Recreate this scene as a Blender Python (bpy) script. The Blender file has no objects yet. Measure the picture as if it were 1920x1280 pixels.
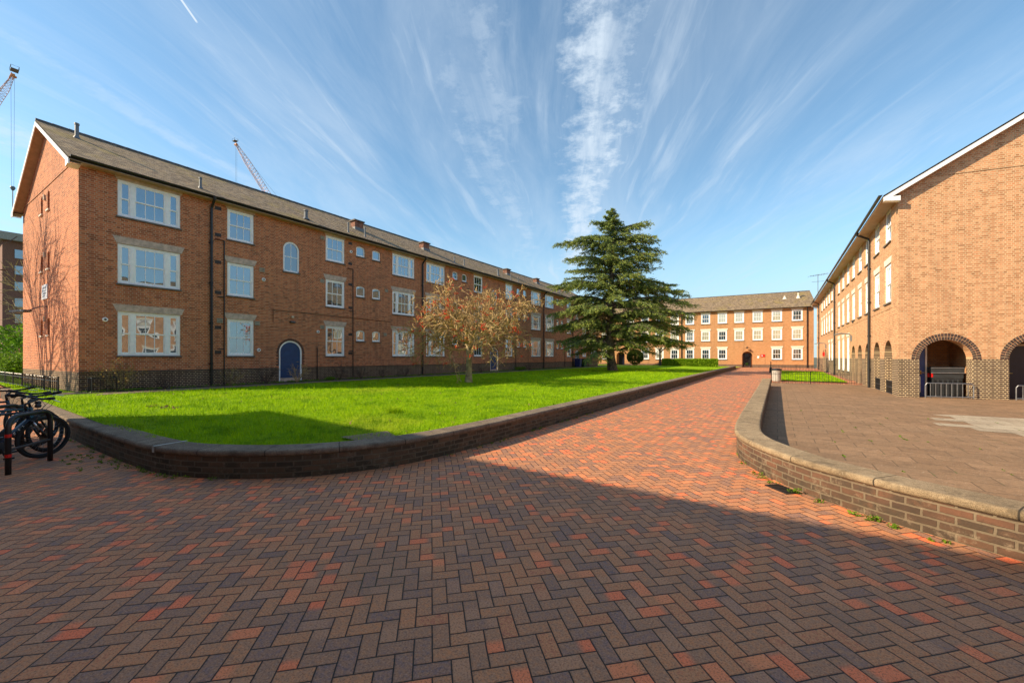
import bpy, bmesh, math, random
import numpy as np
from mathutils import Vector, Matrix
from mathutils.geometry import delaunay_2d_cdt
C = bpy.context.scene.collection
R = math.radians
rnd = random.Random(7)

# ------------------------------------------------------------------ camera, sky, sun, exposure
YAW = math.atan2(498, 738)
cam = bpy.data.cameras.new("camera"); camo = bpy.data.objects.new("camera", cam); C.objects.link(camo)
camo.location = (0, 0, 1.64); camo.rotation_euler = (math.pi/2, 0, YAW)
cam.sensor_width = 36; cam.lens = 738/1920*36; cam.shift_y = 29.4/1920
cam.clip_start = 0.05; cam.clip_end = 6000
bpy.context.scene.camera = camo

SUN_V = Vector((-1.15, -1.15, 1.0)).normalized()
SUN_EL = math.asin(SUN_V.z)
world = bpy.data.worlds.new("World"); bpy.context.scene.world = world; world.use_nodes = True
SKY_STRENGTH, SUN_STRENGTH, EXPOSURE = 0.132, 5.0, 0.72

class NT:
    """small node-building helper"""
    def __init__(s, nt): s.nt = nt; s.n = nt.nodes; s.l = nt.links
    def node(s, t, **kw):
        nd = s.n.new(t)
        for k, v in kw.items(): setattr(nd, k, v)
        return nd
    def put(s, sock, v):
        if v is None: return
        if isinstance(v, bpy.types.NodeSocket): s.l.new(v, sock)
        else: sock.default_value = v
    def m(s, op, a, b=None, c=None, clamp=False):
        nd = s.node('ShaderNodeMath', operation=op, use_clamp=clamp)
        s.put(nd.inputs[0], a); s.put(nd.inputs[1], b); s.put(nd.inputs[2], c)
        return nd.outputs[0]
    def step(s, v, a, b, x=0.0, y=1.0):
        nd = s.node('ShaderNodeMapRange', interpolation_type='SMOOTHSTEP')
        s.put(nd.inputs['Value'], v)
        nd.inputs['From Min'].default_value = a; nd.inputs['From Max'].default_value = b
        nd.inputs['To Min'].default_value = x; nd.inputs['To Max'].default_value = y
        return nd.outputs[0]
    def mix(s, f, a, b, blend='MIX'):
        nd = s.node('ShaderNodeMix', data_type='RGBA', blend_type=blend)
        s.put(nd.inputs[0], f)
        s.put(nd.inputs[6], a if isinstance(a, bpy.types.NodeSocket) else (*a, 1))
        s.put(nd.inputs[7], b if isinstance(b, bpy.types.NodeSocket) else (*b, 1))
        return nd.outputs[2]
    def noise(s, vec, scale, detail=4, rough=.55, dist=0.0):
        nd = s.node('ShaderNodeTexNoise'); s.put(nd.inputs['Vector'], vec)
        nd.inputs['Scale'].default_value = scale; nd.inputs['Detail'].default_value = detail
        nd.inputs['Roughness'].default_value = rough; nd.inputs['Distortion'].default_value = dist
        return nd.outputs['Fac']
    def xyz(s, v):
        nd = s.node('ShaderNodeSeparateXYZ'); s.put(nd.inputs[0], v); return nd.outputs
    def vec(s, x, y, z=0.0):
        nd = s.node('ShaderNodeCombineXYZ')
        for i, v in enumerate((x, y, z)): s.put(nd.inputs[i], v)
        return nd.outputs[0]
    def ramp(s, v, stops):
        nd = s.node('ShaderNodeValToRGB'); s.put(nd.inputs[0], v)
        e = nd.color_ramp.elements
        while len(e) < len(stops): e.new(0.5)
        for i, (p, c) in enumerate(stops): e[i].position = p; e[i].color = (*c, 1)
        return nd.outputs[0]

def sky_world():
    w = NT(world.node_tree); w.n.clear()
    sky = w.node('ShaderNodeTexSky', sky_type='NISHITA', sun_disc=False)
    sky.sun_elevation = SUN_EL; sky.sun_rotation = math.atan2(SUN_V.x, SUN_V.y)
    sky.air_density = 1.0; sky.dust_density = 0.25; sky.ozone_density = 1.9; sky.altitude = 40
    tc = w.node('ShaderNodeTexCoord').outputs['Generated']
    x, y, z = w.xyz(tc)
    zz = w.m('ADD', w.m('MAXIMUM', z, 0.0), 0.07)
    px = w.m('DIVIDE', x, zz); py = w.m('DIVIDE', y, zz)
    q = w.m('ADD', w.m('MULTIPLY', px, .891), w.m('MULTIPLY', py, .454))
    t = w.m('ADD', w.m('MULTIPLY', px, -.454), w.m('MULTIPLY', py, .891))
    qd = w.m('ADD', q, w.m('MULTIPLY', w.m('SUBTRACT', w.noise(w.vec(q, w.m('MULTIPLY', t, .6), 2.0), 1.1, 2, .5), .5), .30))
    n1 = w.noise(w.vec(w.m('MULTIPLY', qd, 2.4), w.m('MULTIPLY', t, .55), 1.7), 1.0, 9, .62, .5)
    n2 = w.noise(w.vec(w.m('MULTIPLY', qd, 12.0), w.m('MULTIPLY', t, 1.25), 4.2), 1.0, 11, .62, .35)
    n3 = w.noise(w.vec(w.m('MULTIPLY', q, .9), w.m('MULTIPLY', t, .6), 8.1), 1.0, 3, .5, .2)
    veil = w.m('MULTIPLY', w.step(n1, .30, .86), w.step(n3, .30, .66, .5, 1.0))
    fine = w.m('MULTIPLY', w.step(n2, .36, .84), w.step(n1, .33, .68, .25, .95))
    cl = w.m('MAXIMUM', w.m('MULTIPLY', veil, .55), w.m('MULTIPLY', fine, .72))
    def band(q0, wid, k, wob, amt, tmin, tmax):
        nn = w.noise(w.vec(t, 3.3+q0, 0.0), k, 2, .5)
        rib = w.noise(w.vec(w.m('MULTIPLY', q, 5.0), w.m('MULTIPLY', t, 5.0), 6.0), 1.6, 8, .7)
        d = w.m('ABSOLUTE', w.m('SUBTRACT', qd, w.m('ADD', w.m('MULTIPLY', w.m('SUBTRACT', nn, .5), wob), q0)))
        b = w.step(w.m('SUBTRACT', d, w.m('MULTIPLY', w.m('SUBTRACT', rib, .5), wid*2.2)), 0.0, wid, 1.0, 0.0)
        b = w.m('MULTIPLY', b, w.m('MULTIPLY', w.step(t, tmin, tmin+.15), w.step(t, tmax*.6, tmax, 1.0, 0.0)))
        return w.m('MULTIPLY', w.m('MULTIPLY', b, w.m('MULTIPLY', w.step(n2, .30, .62, .45, 1.0), w.step(rib, .3, .6, .5, 1.0))), amt)
    for args in ((.12, .17, 1.5, .16, .85, -.2, 4.6), (-.27, .17, 1.3, .18, .38, -.2, 4.0), (-1.5, .06, .9, .16, .32, .0, 2.6),
                 (-1.95, .22, 1.0, .5, .50, .1, 2.4)):
        cl = w.m('MAXIMUM', cl, band(*args))
    # the short bright vapour trail high on the left
    def dirn(u, v):
        d = Vector((u*.8289-.5594, u*.5594+.8289, v)).normalized(); return d
    A_, B_ = dirn((338-960)/738, 672/738), dirn((361-960)/738, 639/738); N_ = A_.cross(B_).normalized(); Mid = ((A_+B_)/2).normalized()
    def dot(v): return w.m('ADD', w.m('ADD', w.m('MULTIPLY', x, v.x), w.m('MULTIPLY', y, v.y)), w.m('MULTIPLY', z, v.z))
    tr_ = w.m('MULTIPLY', w.step(w.m('ABSOLUTE', dot(N_)), .0008, .0022, 1.0, 0.0), w.step(dot(Mid), .99975, .99985))
    cl = w.m('MAXIMUM', cl, w.m('MULTIPLY', tr_, .95))
    cl = w.m('MULTIPLY', cl, w.step(z, -.01, .10))
    bg1 = w.node('ShaderNodeBackground'); w.l.new(w.mix(1.0, sky.outputs[0], (.87, 1.03, .98), 'MULTIPLY'), bg1.inputs[0]); bg1.inputs[1].default_value = SKY_STRENGTH
    bg2 = w.node('ShaderNodeBackground'); bg2.inputs[0].default_value = (.74, .85, .96, 1); bg2.inputs[1].default_value = .66
    mx = w.node('ShaderNodeMixShader'); w.l.new(cl, mx.inputs[0]); w.l.new(bg1.outputs[0], mx.inputs[1]); w.l.new(bg2.outputs[0], mx.inputs[2])
    bg3 = w.node('ShaderNodeBackground'); bg3.inputs[0].default_value = (.60, .83, 1.0, 1); bg3.inputs[1].default_value = .50
    m2 = w.node('ShaderNodeMixShader'); w.l.new(w.step(z, -.02, .34, .85, 0.0), m2.inputs[0]); w.l.new(mx.outputs[0], m2.inputs[1]); w.l.new(bg3.outputs[0], m2.inputs[2])
    out = w.node('ShaderNodeOutputWorld'); w.l.new(m2.outputs[0], out.inputs[0])
sky_world()
sun = bpy.data.lights.new("sun", 'SUN'); sun.energy = SUN_STRENGTH; sun.angle = R(.53); sun.color = (1.0, .82, .57)
suno = bpy.data.objects.new("sun", sun); C.objects.link(suno)
suno.rotation_euler = SUN_V.to_track_quat('Z', 'Y').to_euler(); suno.location = (-30, -30, 40)
vs = bpy.context.scene.view_settings
vs.view_transform = 'Standard'; vs.look = 'None'; vs.gamma = 1; vs.exposure = EXPOSURE; vs.use_curve_mapping = False

# ------------------------------------------------------------------ materials
def new_mat(name):
    m = bpy.data.materials.new(name); m.use_nodes = True
    n = NT(m.node_tree); n.n.clear()
    b = n.node('ShaderNodeBsdfPrincipled'); o = n.node('ShaderNodeOutputMaterial')
    n.l.new(b.outputs[0], o.inputs[0]); return m, n, b
def bump(n, b, h, strength, dist):
    nd = n.node('ShaderNodeBump'); n.put(nd.inputs['Height'], h)
    nd.inputs['Strength'].default_value = strength; nd.inputs['Distance'].default_value = dist
    n.l.new(nd.outputs[0], b.inputs['Normal'])
def flat(name, col, rough=.6, metal=0.0, var=.12, scale=6.0, bmp=0.0, spec=.5):
    m, n, b = new_mat(name)
    pos = n.node('ShaderNodeTexCoord').outputs['Object']
    f = n.noise(pos, scale, 5, .6)
    dark = tuple(c*(1-var*1.6) for c in col); lite = tuple(min(1, c*(1+var)) for c in col)
    n.put(b.inputs['Base Color'], n.mix(n.step(f, .3, .7), dark, lite))
    n.put(b.inputs['Roughness'], n.step(f, .2, .8, rough*.85, min(1, rough*1.12)))
    b.inputs['Metallic'].default_value = metal; b.inputs['Specular IOR Level'].default_value = spec
    if bmp: bump(n, b, n.noise(pos, scale*12, 3), bmp, .01)
    return m

def brick_mat(name, pal, mortar, ppal, pmortar, plinth_z, tint=1.0, bw=.225, rh=.075, ms=.011, english=True, grime=.25, base_grime=0.0):
    """bricks from the wall's own UVs (metres); below plinth_z the dark plinth brick"""
    m, n, b = new_mat(name)
    uv = n.node('ShaderNodeUVMap').outputs[0]
    if not english:
        gp = n.node('ShaderNodeNewGeometry').outputs['Position']; U, V_, _w = n.xyz(uv)
        w1 = n.m('MULTIPLY', n.m('SUBTRACT', n.noise(gp, 9, 4, .7), .5), .022); w2 = n.m('MULTIPLY', n.m('SUBTRACT', n.noise(gp, 7.3, 4, .7), .5), .016)
        uv = n.vec(n.m('ADD', U, w1), n.m('ADD', V_, w2))
    def bt(mort, wobble):
        nd = n.node('ShaderNodeTexBrick'); n.l.new(uv, nd.inputs['Vector'])
        nd.inputs['Scale'].default_value = 1; nd.inputs['Brick Width'].default_value = bw; nd.inputs['Row Height'].default_value = rh
        nd.inputs['Mortar Size'].default_value = mort; nd.inputs['Mortar Smooth'].default_value = .25
        nd.inputs['Color1'].default_value = (0, 0, 0, 1); nd.inputs['Color2'].default_value = (1, 1, 1, 1); nd.inputs['Mortar'].default_value = (.5, .5, .5, 1)
        nd.offset = .5; nd.squash = .5 if english else 1.0; nd.squash_frequency = 2
        return nd
    t = bt(ms, 0)
    rv = t.outputs['Color']; fac = t.outputs['Fac']
    geo = n.node('ShaderNodeNewGeometry').outputs['Position']
    big = n.noise(geo, .55, 5, .6); mid = n.noise(geo, 3.0, 5, .65); fine = n.noise(geo, 60, 3, .6)
    r2 = n.m('ADD', n.m('MULTIPLY', rv, .72), n.m('MULTIPLY', n.step(mid, .25, .75), .28))
    k = len(pal)-1
    col = n.ramp(r2, [(i/k, tuple(c*tint for c in p)) for i, p in enumerate(pal)])
    mo = n.mix(n.step(mid, .3, .7), tuple(c*.85 for c in mortar), mortar)
    col = n.mix(fac, col, mo)
    z = n.xyz(geo)[2]
    if ppal:
        kk = len(ppal)-1
        pc = n.ramp(r2, [(i/kk, p) for i, p in enumerate(ppal)])
        pc = n.mix(fac, pc, n.mix(n.step(mid, .3, .7), tuple(c*.7 for c in pmortar), pmortar))
        vv = n.xyz(uv)[1]
        col = n.mix(n.m('LESS_THAN', vv, plinth_z), col, pc)
    U2, V2, _z = n.xyz(uv)
    st = n.noise(n.vec(n.m('MULTIPLY', U2, 2.4), n.m('MULTIPLY', V2, .16), 3.0), 1.0, 5, .65)
    col = n.mix(n.step(st, .50, .72, 0, .42), col, n.mix(.6, col, (.10, .06, .045)))
    col = n.mix(n.step(st, .20, .42, .28, 0), col, n.mix(.5, col, (.75, .52, .34)))
    g = n.m('MULTIPLY', n.step(big, .42, .75), grime)
    col = n.mix(g, col, n.mix(.5, col, (.10, .075, .055)))
    if base_grime:
        bz = n.m('MULTIPLY', n.step(n.m('ADD', n.xyz(uv)[1], n.m('MULTIPLY', mid, .5)), .1, .85, 1.0, 0.0), base_grime)
        col = n.mix(bz, col, (.035, .038, .02))
    if not english:
        col = n.mix(n.step(n.noise(geo, 6.5, 6, .8), .52, .68, 0, .55), col, tuple(min(1, c*1.15) for c in mortar))
        col = n.mix(n.step(n.noise(geo, 11, 6, .8), .54, .70, 0, .6), col, (.05, .035, .025))
    col = n.mix(n.step(fine, .3, .8, 0, .18), col, (.06, .04, .03))
    n.put(b.inputs['Base Color'], col); b.inputs['Roughness'].default_value = .9; b.inputs['Specular IOR Level'].default_value = .25
    h = n.m('ADD', n.m('ADD', n.m('MULTIPLY', n.m('SUBTRACT', 1.0, fac), 1.0), n.m('MULTIPLY', rv, .5)), n.m('MULTIPLY', fine, .35))
    bump(n, b, h, .8, .012)
    return m

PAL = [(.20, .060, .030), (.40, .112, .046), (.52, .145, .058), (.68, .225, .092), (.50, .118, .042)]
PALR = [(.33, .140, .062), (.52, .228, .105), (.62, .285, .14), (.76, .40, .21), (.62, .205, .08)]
PALF = [(.46, .195, .075), (.54, .235, .09), (.60, .265, .105), (.66, .31, .14), (.52, .21, .075)]
PLIN = [(.045, .028, .024), (.075, .045, .036), (.10, .06, .045), (.06, .04, .04)]
M = {}
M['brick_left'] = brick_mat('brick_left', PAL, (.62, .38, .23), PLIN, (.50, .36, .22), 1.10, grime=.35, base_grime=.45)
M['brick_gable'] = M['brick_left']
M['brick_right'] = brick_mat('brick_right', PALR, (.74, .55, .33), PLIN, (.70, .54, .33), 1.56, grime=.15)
M['brick_far'] = brick_mat('brick_far', PALF, (.55, .34, .18), [(.10, .06, .045), (.16, .09, .06), (.13, .07, .05)], (.3, .22, .15), .62, grime=.15)
WALLP = [(.06, .040, .032), (.11, .062, .045), (.16, .080, .052), (.10, .065, .05), (.20, .10, .065)]
M['wall_light'] = brick_mat('wall_light', [(.05, .034, .028), (.11, .06, .042), (.20, .09, .055), (.085, .055, .04), (.30, .13, .07)], (.26, .195, .13), None, None, 0, english=False, grime=.6, base_grime=.45)
M['wall_dark'] = brick_mat('wall_dark', [(.04, .030, .022), (.08, .055, .036), (.20, .115, .065), (.05, .04, .028)], (.20, .16, .11), None, None, 0, english=False, grime=.8, base_grime=.5)
M['rendered'] = flat('rendered', (.20, .15, .10), .9, bmp=.3, var=.3, scale=3)

def tile_mat():
    m, n, b = new_mat('roof_tiles')
    uv = n.node('ShaderNodeUVMap').outputs[0]
    nd = n.node('ShaderNodeTexBrick'); n.l.new(uv, nd.inputs['Vector'])
    nd.inputs['Scale'].default_value = 1; nd.inputs['Brick Width'].default_value = .17; nd.inputs['Row Height'].default_value = .11
    nd.inputs['Mortar Size'].default_value = .009; nd.inputs['Mortar Smooth'].default_value = .3
    nd.inputs['Color1'].default_value = (0, 0, 0, 1); nd.inputs['Color2'].default_value = (1, 1, 1, 1)
    geo = n.node('ShaderNodeNewGeometry').outputs['Position']
    big = n.noise(geo, .8, 6, .65); mid = n.noise(geo, 5, 5, .65)
    r = n.m('ADD', n.m('MULTIPLY', nd.outputs['Color'], .6), n.m('MULTIPLY', mid, .4))
    col = n.ramp(r, [(0, (.13, .09, .06)), (.35, (.22, .155, .10)), (.6, (.30, .22, .14)), (.85, (.38, .29, .20)), (1, (.28, .15, .08))])
    pt = n.noise(geo, 2.6, 6, .8)
    col = n.mix(n.step(pt, .50, .64, 0, .6), col, (.50, .33, .17)); col = n.mix(n.step(pt, .36, .49, .75, 0), col, (.09, .06, .035))
    col = n.mix(n.step(big, .5, .7, 0, .55), col, (.34, .25, .055))
    col = n.mix(n.step(mid, .55, .75, 0, .4), col, (.14, .125, .08))
    u, v, _ = n.xyz(uv)
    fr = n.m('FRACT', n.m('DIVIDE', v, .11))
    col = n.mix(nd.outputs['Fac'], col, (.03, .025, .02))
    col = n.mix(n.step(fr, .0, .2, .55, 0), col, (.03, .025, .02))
    n.put(b.inputs['Base Color'], col); b.inputs['Roughness'].default_value = .92; b.inputs['Specular IOR Level'].default_value = .2
    bump(n, b, n.m('ADD', n.m('SUBTRACT', 1.0, fr), n.m('MULTIPLY', mid, .6)), .6, .02)
    return m
M['tiles'] = tile_mat()

def paving_mat():
    m, n, b = new_mat('herringbone_brick')
    geo = n.node('ShaderNodeNewGeometry').outputs['Position']
    X, Y, Z = n.xyz(geo)
    A = .2023 + YAW; ox, oy = -1.609, 1.443
    wob = n.noise(geo, 2.3, 3); 
    Xs = n.m('ADD', n.m('SUBTRACT', X, ox), n.m('MULTIPLY', n.m('SUBTRACT', wob, .5), .02)); Ys = n.m('SUBTRACT', Y, oy)
    x = n.m('ADD', n.m('MULTIPLY', Xs, 10*math.cos(A)), n.m('MULTIPLY', Ys, 10*math.sin(A)))
    y = n.m('ADD', n.m('MULTIPLY', Xs, -10*math.sin(A)), n.m('MULTIPLY', Ys, 10*math.cos(A)))
    ix = n.m('FLOOR', x); iy = n.m('FLOOR', y)
    k = n.m('FLOOR', n.m('ADD', n.m('MODULO', n.m('ADD', n.m('SUBTRACT', ix, iy), 8000.0), 4.0), .5))
    isH = n.m('COMPARE', k, 1.5, .6); k2 = n.m('COMPARE', k, 2.0, .1); k3 = n.m('COMPARE', k, 3.0, .1)
    bx = n.m('SUBTRACT', ix, k2); by = n.m('SUBTRACT', iy, k3)
    lx = n.m('SUBTRACT', x, bx); ly = n.m('SUBTRACT', y, by)
    sx = n.m('ADD', 1.0, isH); sy = n.m('SUBTRACT', 2.0, isH)
    d = n.m('MINIMUM', n.m('MINIMUM', lx, n.m('SUBTRACT', sx, lx)), n.m('MINIMUM', ly, n.m('SUBTRACT', sy, ly)))
    wn = n.node('ShaderNodeTexWhiteNoise', noise_dimensions='3D'); n.l.new(n.vec(n.m('ADD', bx, .5), n.m('ADD', by, .5), isH), wn.inputs['Vector'])
    r1 = wn.outputs['Value']; cr, cg, cb = n.xyz(wn.outputs['Color'])
    fine = n.noise(geo, 85, 4, .75); mid = n.noise(geo, 30, 5, .75); big = n.noise(geo, .9, 5, .6)
    rr = n.m('ADD', n.m('MULTIPLY', r1, .62), n.m('MULTIPLY', n.step(mid, .3, .7), .38))
    col = n.ramp(rr, [(0, (.16, .105, .105)), (.10, (.26, .140, .110)), (.30, (.37, .180, .100)), (.50, (.46, .205, .098)), (.74, (.61, .235, .092)), (1, (.46, .130, .070))])
    L = n.mix(isH, n.vec(ly, 0, 0), n.vec(lx, 0, 0)); l = n.m('MULTIPLY', n.xyz(L)[0], .5)
    cen = n.m('ADD', n.m('MULTIPLY', cb, 1.2), -.1)
    blob = n.step(n.m('ADD', n.m('ABSOLUTE', n.m('SUBTRACT', l, cen)), n.m('MULTIPLY', n.m('SUBTRACT', mid, .5), .25)), .28, .58, 1.0, 0.0)
    om = n.m('MULTIPLY', n.m('GREATER_THAN', cg, .80), blob)
    col = n.mix(om, col, n.mix(cr, (.92, .19, .07), (.80, .26, .10)))
    om2 = n.m('MULTIPLY', n.m('LESS_THAN', cg, .14), n.m('MULTIPLY', blob, .55))
    col = n.mix(om2, col, (.56, .26, .13))
    col = n.mix(n.step(fine, .53, .60, 0, .55), col, (.10, .05, .035))
    col = n.mix(n.step(fine, .36, .46, .32, 0), col, (.70, .42, .28))
    col = n.mix(n.step(big, .5, .75, 0, .3), col, (.22, .13, .08))
    joint = n.step(n.m('ADD', d, n.m('MULTIPLY', n.m('SUBTRACT', mid, .5), .03)), .020, .058)
    jc = n.mix(n.step(big, .55, .7), (.022, .016, .011), (.03, .035, .012))
    col = n.mix(joint, jc, col)
    n.put(b.inputs['Base Color'], col)
    n.put(b.inputs['Roughness'], n.step(mid, .2, .8, .62, .85)); b.inputs['Specular IOR Level'].default_value = .35
    tilt = n.m('MULTIPLY', r1, .25)
    bump(n, b, n.m('ADD', n.m('ADD', n.step(d, .02, .12), tilt), n.m('MULTIPLY', fine, .22)), .7, .006)
    return m
M['paving'] = paving_mat()

def slab_mat(name, stops, joint_col, bw=.60, rh=.45, weed=.35, rot=0.0):
    m, n, b = new_mat(name)
    geo = n.node('ShaderNodeNewGeometry').outputs['Position']
    X, Y, Z = n.xyz(geo); c, s = math.cos(rot), math.sin(rot)
    v = n.vec(n.m('ADD', n.m('MULTIPLY', X, c), n.m('MULTIPLY', Y, s)), n.m('SUBTRACT', n.m('MULTIPLY', Y, c), n.m('MULTIPLY', X, s)))
    nd = n.node('ShaderNodeTexBrick'); n.l.new(v, nd.inputs['Vector'])
    nd.inputs['Scale'].default_value = 1; nd.inputs['Brick Width'].default_value = bw; nd.inputs['Row Height'].default_value = rh
    nd.inputs['Mortar Size'].default_value = .008; nd.inputs['Mortar Smooth'].default_value = .3
    nd.inputs['Color1'].default_value = (0, 0, 0, 1); nd.inputs['Color2'].default_value = (1, 1, 1, 1)
    big = n.noise(geo, .7, 6, .65); mid = n.noise(geo, 7, 6, .7); fine = n.noise(geo, 120, 3, .7)
    r = n.m('ADD', n.m('MULTIPLY', nd.outputs['Color'], .30), n.m('MULTIPLY', mid, .70))
    col = n.ramp(r, stops)
    col = n.mix(n.step(n.noise(geo, 3.2, 7, .85), .50, .62, 0, .55), col, tuple(c*.75 for c in stops[0][1])); col = n.mix(n.step(n.noise(geo, 26, 5, .85), .53, .62, 0, .5), col, tuple(c*.6 for c in stops[0][1]))
    col = n.mix(n.step(big, .4, .7, 0, .4), col, (.17, .115, .07))
    col = n.mix(n.step(n.noise(geo, 19, 4, .85), .60, .68, 0, .7), col, (.50, .42, .32))
    col = n.mix(n.step(fine, .50, .68, 0, .5), col, (.07, .05, .035))
    jc = n.mix(n.step(n.noise(geo, 1.6, 4, .7), .58, .66), joint_col, (.09, .13, .03))
    f = nd.outputs['Fac']
    col = n.mix(f, col, jc)
    n.put(b.inputs['Base Color'], col); b.inputs['Roughness'].default_value = .9; b.inputs['Specular IOR Level'].default_value = .25
    bump(n, b, n.m('ADD', n.m('SUBTRACT', 1.0, f), n.m('ADD', n.m('MULTIPLY', fine, .25), n.m('MULTIPLY', nd.outputs['Color'], .3))), .6, .01)
    return m
M['slabs'] = slab_mat('terrace_slabs', [(0, (.17, .10, .060)), (.4, (.26, .155, .085)), (.7, (.34, .205, .115)), (1, (.42, .27, .15))], (.13, .085, .05))
M['pale_slabs'] = slab_mat('pale_slabs', [(0, (.34, .27, .19)), (.5, (.44, .36, .26)), (1, (.52, .44, .33))], (.15, .12, .07))
M['path'] = slab_mat('path_slabs', [(0, (.16, .11, .075)), (.5, (.25, .18, .12)), (1, (.32, .24, .17))], (.08, .06, .04), .6, .6)

def coping_mat(name, a, b_, c_):
    m, n, b = new_mat(name)
    geo = n.node('ShaderNodeNewGeometry').outputs['Position']
    big = n.noise(geo, 1.6, 5, .65); mid = n.noise(geo, 14, 5, .75); fine = n.noise(geo, 150, 3, .8)
    col = n.ramp(n.m('ADD', n.m('MULTIPLY', big, .5), n.m('MULTIPLY', mid, .5)), [(.25, a), (.5, b_), (.75, c_)])
    col = n.mix(n.step(fine, .44, .66, 0, .75), col, tuple(x*.35 for x in a))
    col = n.mix(n.step(n.noise(geo, 45, 3, .8), .62, .70, 0, .55), col, (.50, .44, .34))
    col = n.mix(n.step(n.noise(geo, 4.5, 6, .8), .50, .66, 0, .55), col, tuple(x*.5 for x in a))
    u = n.xyz(n.node('ShaderNodeUVMap').outputs[0])[0]
    jf = n.m('ABSOLUTE', n.m('SUBTRACT', n.m('FRACT', n.m('DIVIDE', u, .93)), .5))
    col = n.mix(n.step(jf, .490, .496), col, (.05, .04, .03))
    n.put(b.inputs['Base Color'], col); b.inputs['Roughness'].default_value = .92; b.inputs['Specular IOR Level'].default_value = .2
    bump(n, b, n.m('ADD', n.m('MULTIPLY', fine, .8), mid), .9, .008)
    return m
M['cop_light'] = coping_mat('coping_stone', (.16, .115, .072), (.35, .255, .155), (.58, .44, .28))
M['cop_dark'] = coping_mat('coping_stone_dark', (.11, .085, .062), (.23, .175, .125), (.42, .33, .235))

def leaf_mat(name, stops, trans=.3, rough=.6):
    """colour per leaf or tuft comes from the u of its UVs"""
    m, n, b = new_mat(name)
    uv = n.xyz(n.node('ShaderNodeUVMap').outputs[0])
    geo = n.node('ShaderNodeNewGeometry').outputs['Position']
    col = n.ramp(n.m('ADD', n.m('MULTIPLY', uv[0], .8), n.m('MULTIPLY', n.noise(geo, 1.1, 4), .2)), stops)
    if name == 'grass_blades':
        col = n.mix(n.step(n.noise(geo, .35, 5, .7), .52, .66, 0, .4), col, (.50, .54, .04)); col = n.mix(n.step(n.noise(geo, 1.3, 6, .85), .48, .60, 0, .72), col, (.11, .25, .004)); col = n.mix(n.step(n.noise(geo, 5, 5, .85), .53, .62, 0, .5), col, (.09, .20, .004))
    n.put(b.inputs['Base Color'], col); b.inputs['Roughness'].default_value = rough; b.inputs['Specular IOR Level'].default_value = .12
    tr = n.node('ShaderNodeBsdfTranslucent'); n.l.new(col, tr.inputs[0])
    mx = n.node('ShaderNodeMixShader'); mx.inputs[0].default_value = trans
    out = [x for x in n.n if x.type == 'OUTPUT_MATERIAL'][0]
    n.l.new(b.outputs[0], mx.inputs[1]); n.l.new(tr.outputs[0], mx.inputs[2]); n.l.new(mx.outputs[0], out.inputs[0])
    return m
M['grass'] = leaf_mat('grass_blades', [(0, (.10, .22, .003)), (.35, (.24, .43, .003)), (.7, (.42, .62, .004)), (.9, (.50, .64, .010)), (1, (.60, .58, .09))], .4)
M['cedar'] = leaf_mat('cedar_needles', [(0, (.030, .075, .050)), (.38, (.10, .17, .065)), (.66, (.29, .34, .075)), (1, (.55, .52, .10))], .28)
M['dead'] = leaf_mat('dead_needles', [(0, (.16, .10, .045)), (1, (.30, .20, .10))], .1)
M['hedge'] = leaf_mat('hedge_leaves', [(0, (.11, .20, .01)), (.6, (.28, .44, .02)), (1, (.45, .56, .04))], .3)
M['ball'] = leaf_mat('topiary_leaves', [(0, (.05, .07, .015)), (.6, (.14, .16, .025)), (1, (.30, .26, .05))], .2)
M['ever'] = leaf_mat('evergreen_leaves', [(0, (.05, .10, .012)), (.6, (.16, .30, .02)), (1, (.36, .50, .04))], .3)
M['bud'] = leaf_mat('buds', [(0, (.40, .16, .05)), (.5, (.50, .30, .08)), (1, (.42, .36, .08))], .2)
M['weed'] = leaf_mat('weeds', [(0, (.06, .13, .01)), (1, (.22, .36, .03))], .3)

def lawn_mat():
    m, n, b = new_mat('lawn_soil')
    geo = n.node('ShaderNodeNewGeometry').outputs['Position']
    mid = n.noise(geo, 9, 6, .75); big = n.noise(geo, .7, 5, .6); fine = n.noise(geo, 55, 5, .8)
    col = n.ramp(n.m('ADD', n.m('MULTIPLY', mid, .45), n.m('MULTIPLY', fine, .55)), [(.30, (.09, .19, .004)), (.45, (.20, .37, .005)), (.58, (.36, .54, .007)), (.75, (.50, .58, .03))])
    col = n.mix(n.step(n.noise(geo, 1.3, 6, .85), .48, .60, 0, .72), col, (.11, .25, .004))
    col = n.mix(n.step(n.noise(geo, .35, 5, .7), .52, .66, 0, .45), col, (.46, .50, .03))
    n.put(b.inputs['Base Color'], col); b.inputs['Roughness'].default_value = .9; b.inputs['Specular IOR Level'].default_value = .1
    bump(n, b, n.m('ADD', fine, mid), 1.0, .05)
    return m
M['lawn'] = lawn_mat()
M['soil'] = flat('soil', (.085, .06, .035), 1.0, bmp=.8, var=.5, scale=4)
M['ground'] = flat('ground', (.10, .10, .06), 1.0, var=.3, scale=.2)
M['white'] = flat('white_paint', (.92, .91, .90), .45, var=.04)
M['white_stone'] = flat('white_stone', (.74, .68, .56), .8, var=.08)
M['stone'] = flat('lintel_stone', (.56, .42, .33), .9, var=.16, bmp=.3)
M['sill'] = flat('sill_stone', (.13, .11, .09), .9, var=.25)
M['black'] = flat('black_paint', (.012, .013, .015), .4)
M['blackm'] = flat('black_plastic', (.018, .018, .02), .55)
M['soffit'] = flat('soffit_board', (.42, .30, .20), .8, var=.1)
M['bluedoor'] = flat('blue_door_paint', (.012, .055, .17), .4, var=.1)
M['navy'] = flat('navy_paint', (.006, .010, .030), .35)
M['bluedoor2'] = flat('mid_blue_paint', (.02, .05, .16), .45)
M['lightdoor'] = flat('pale_blue_door_paint', (.16, .20, .26), .4)
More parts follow.
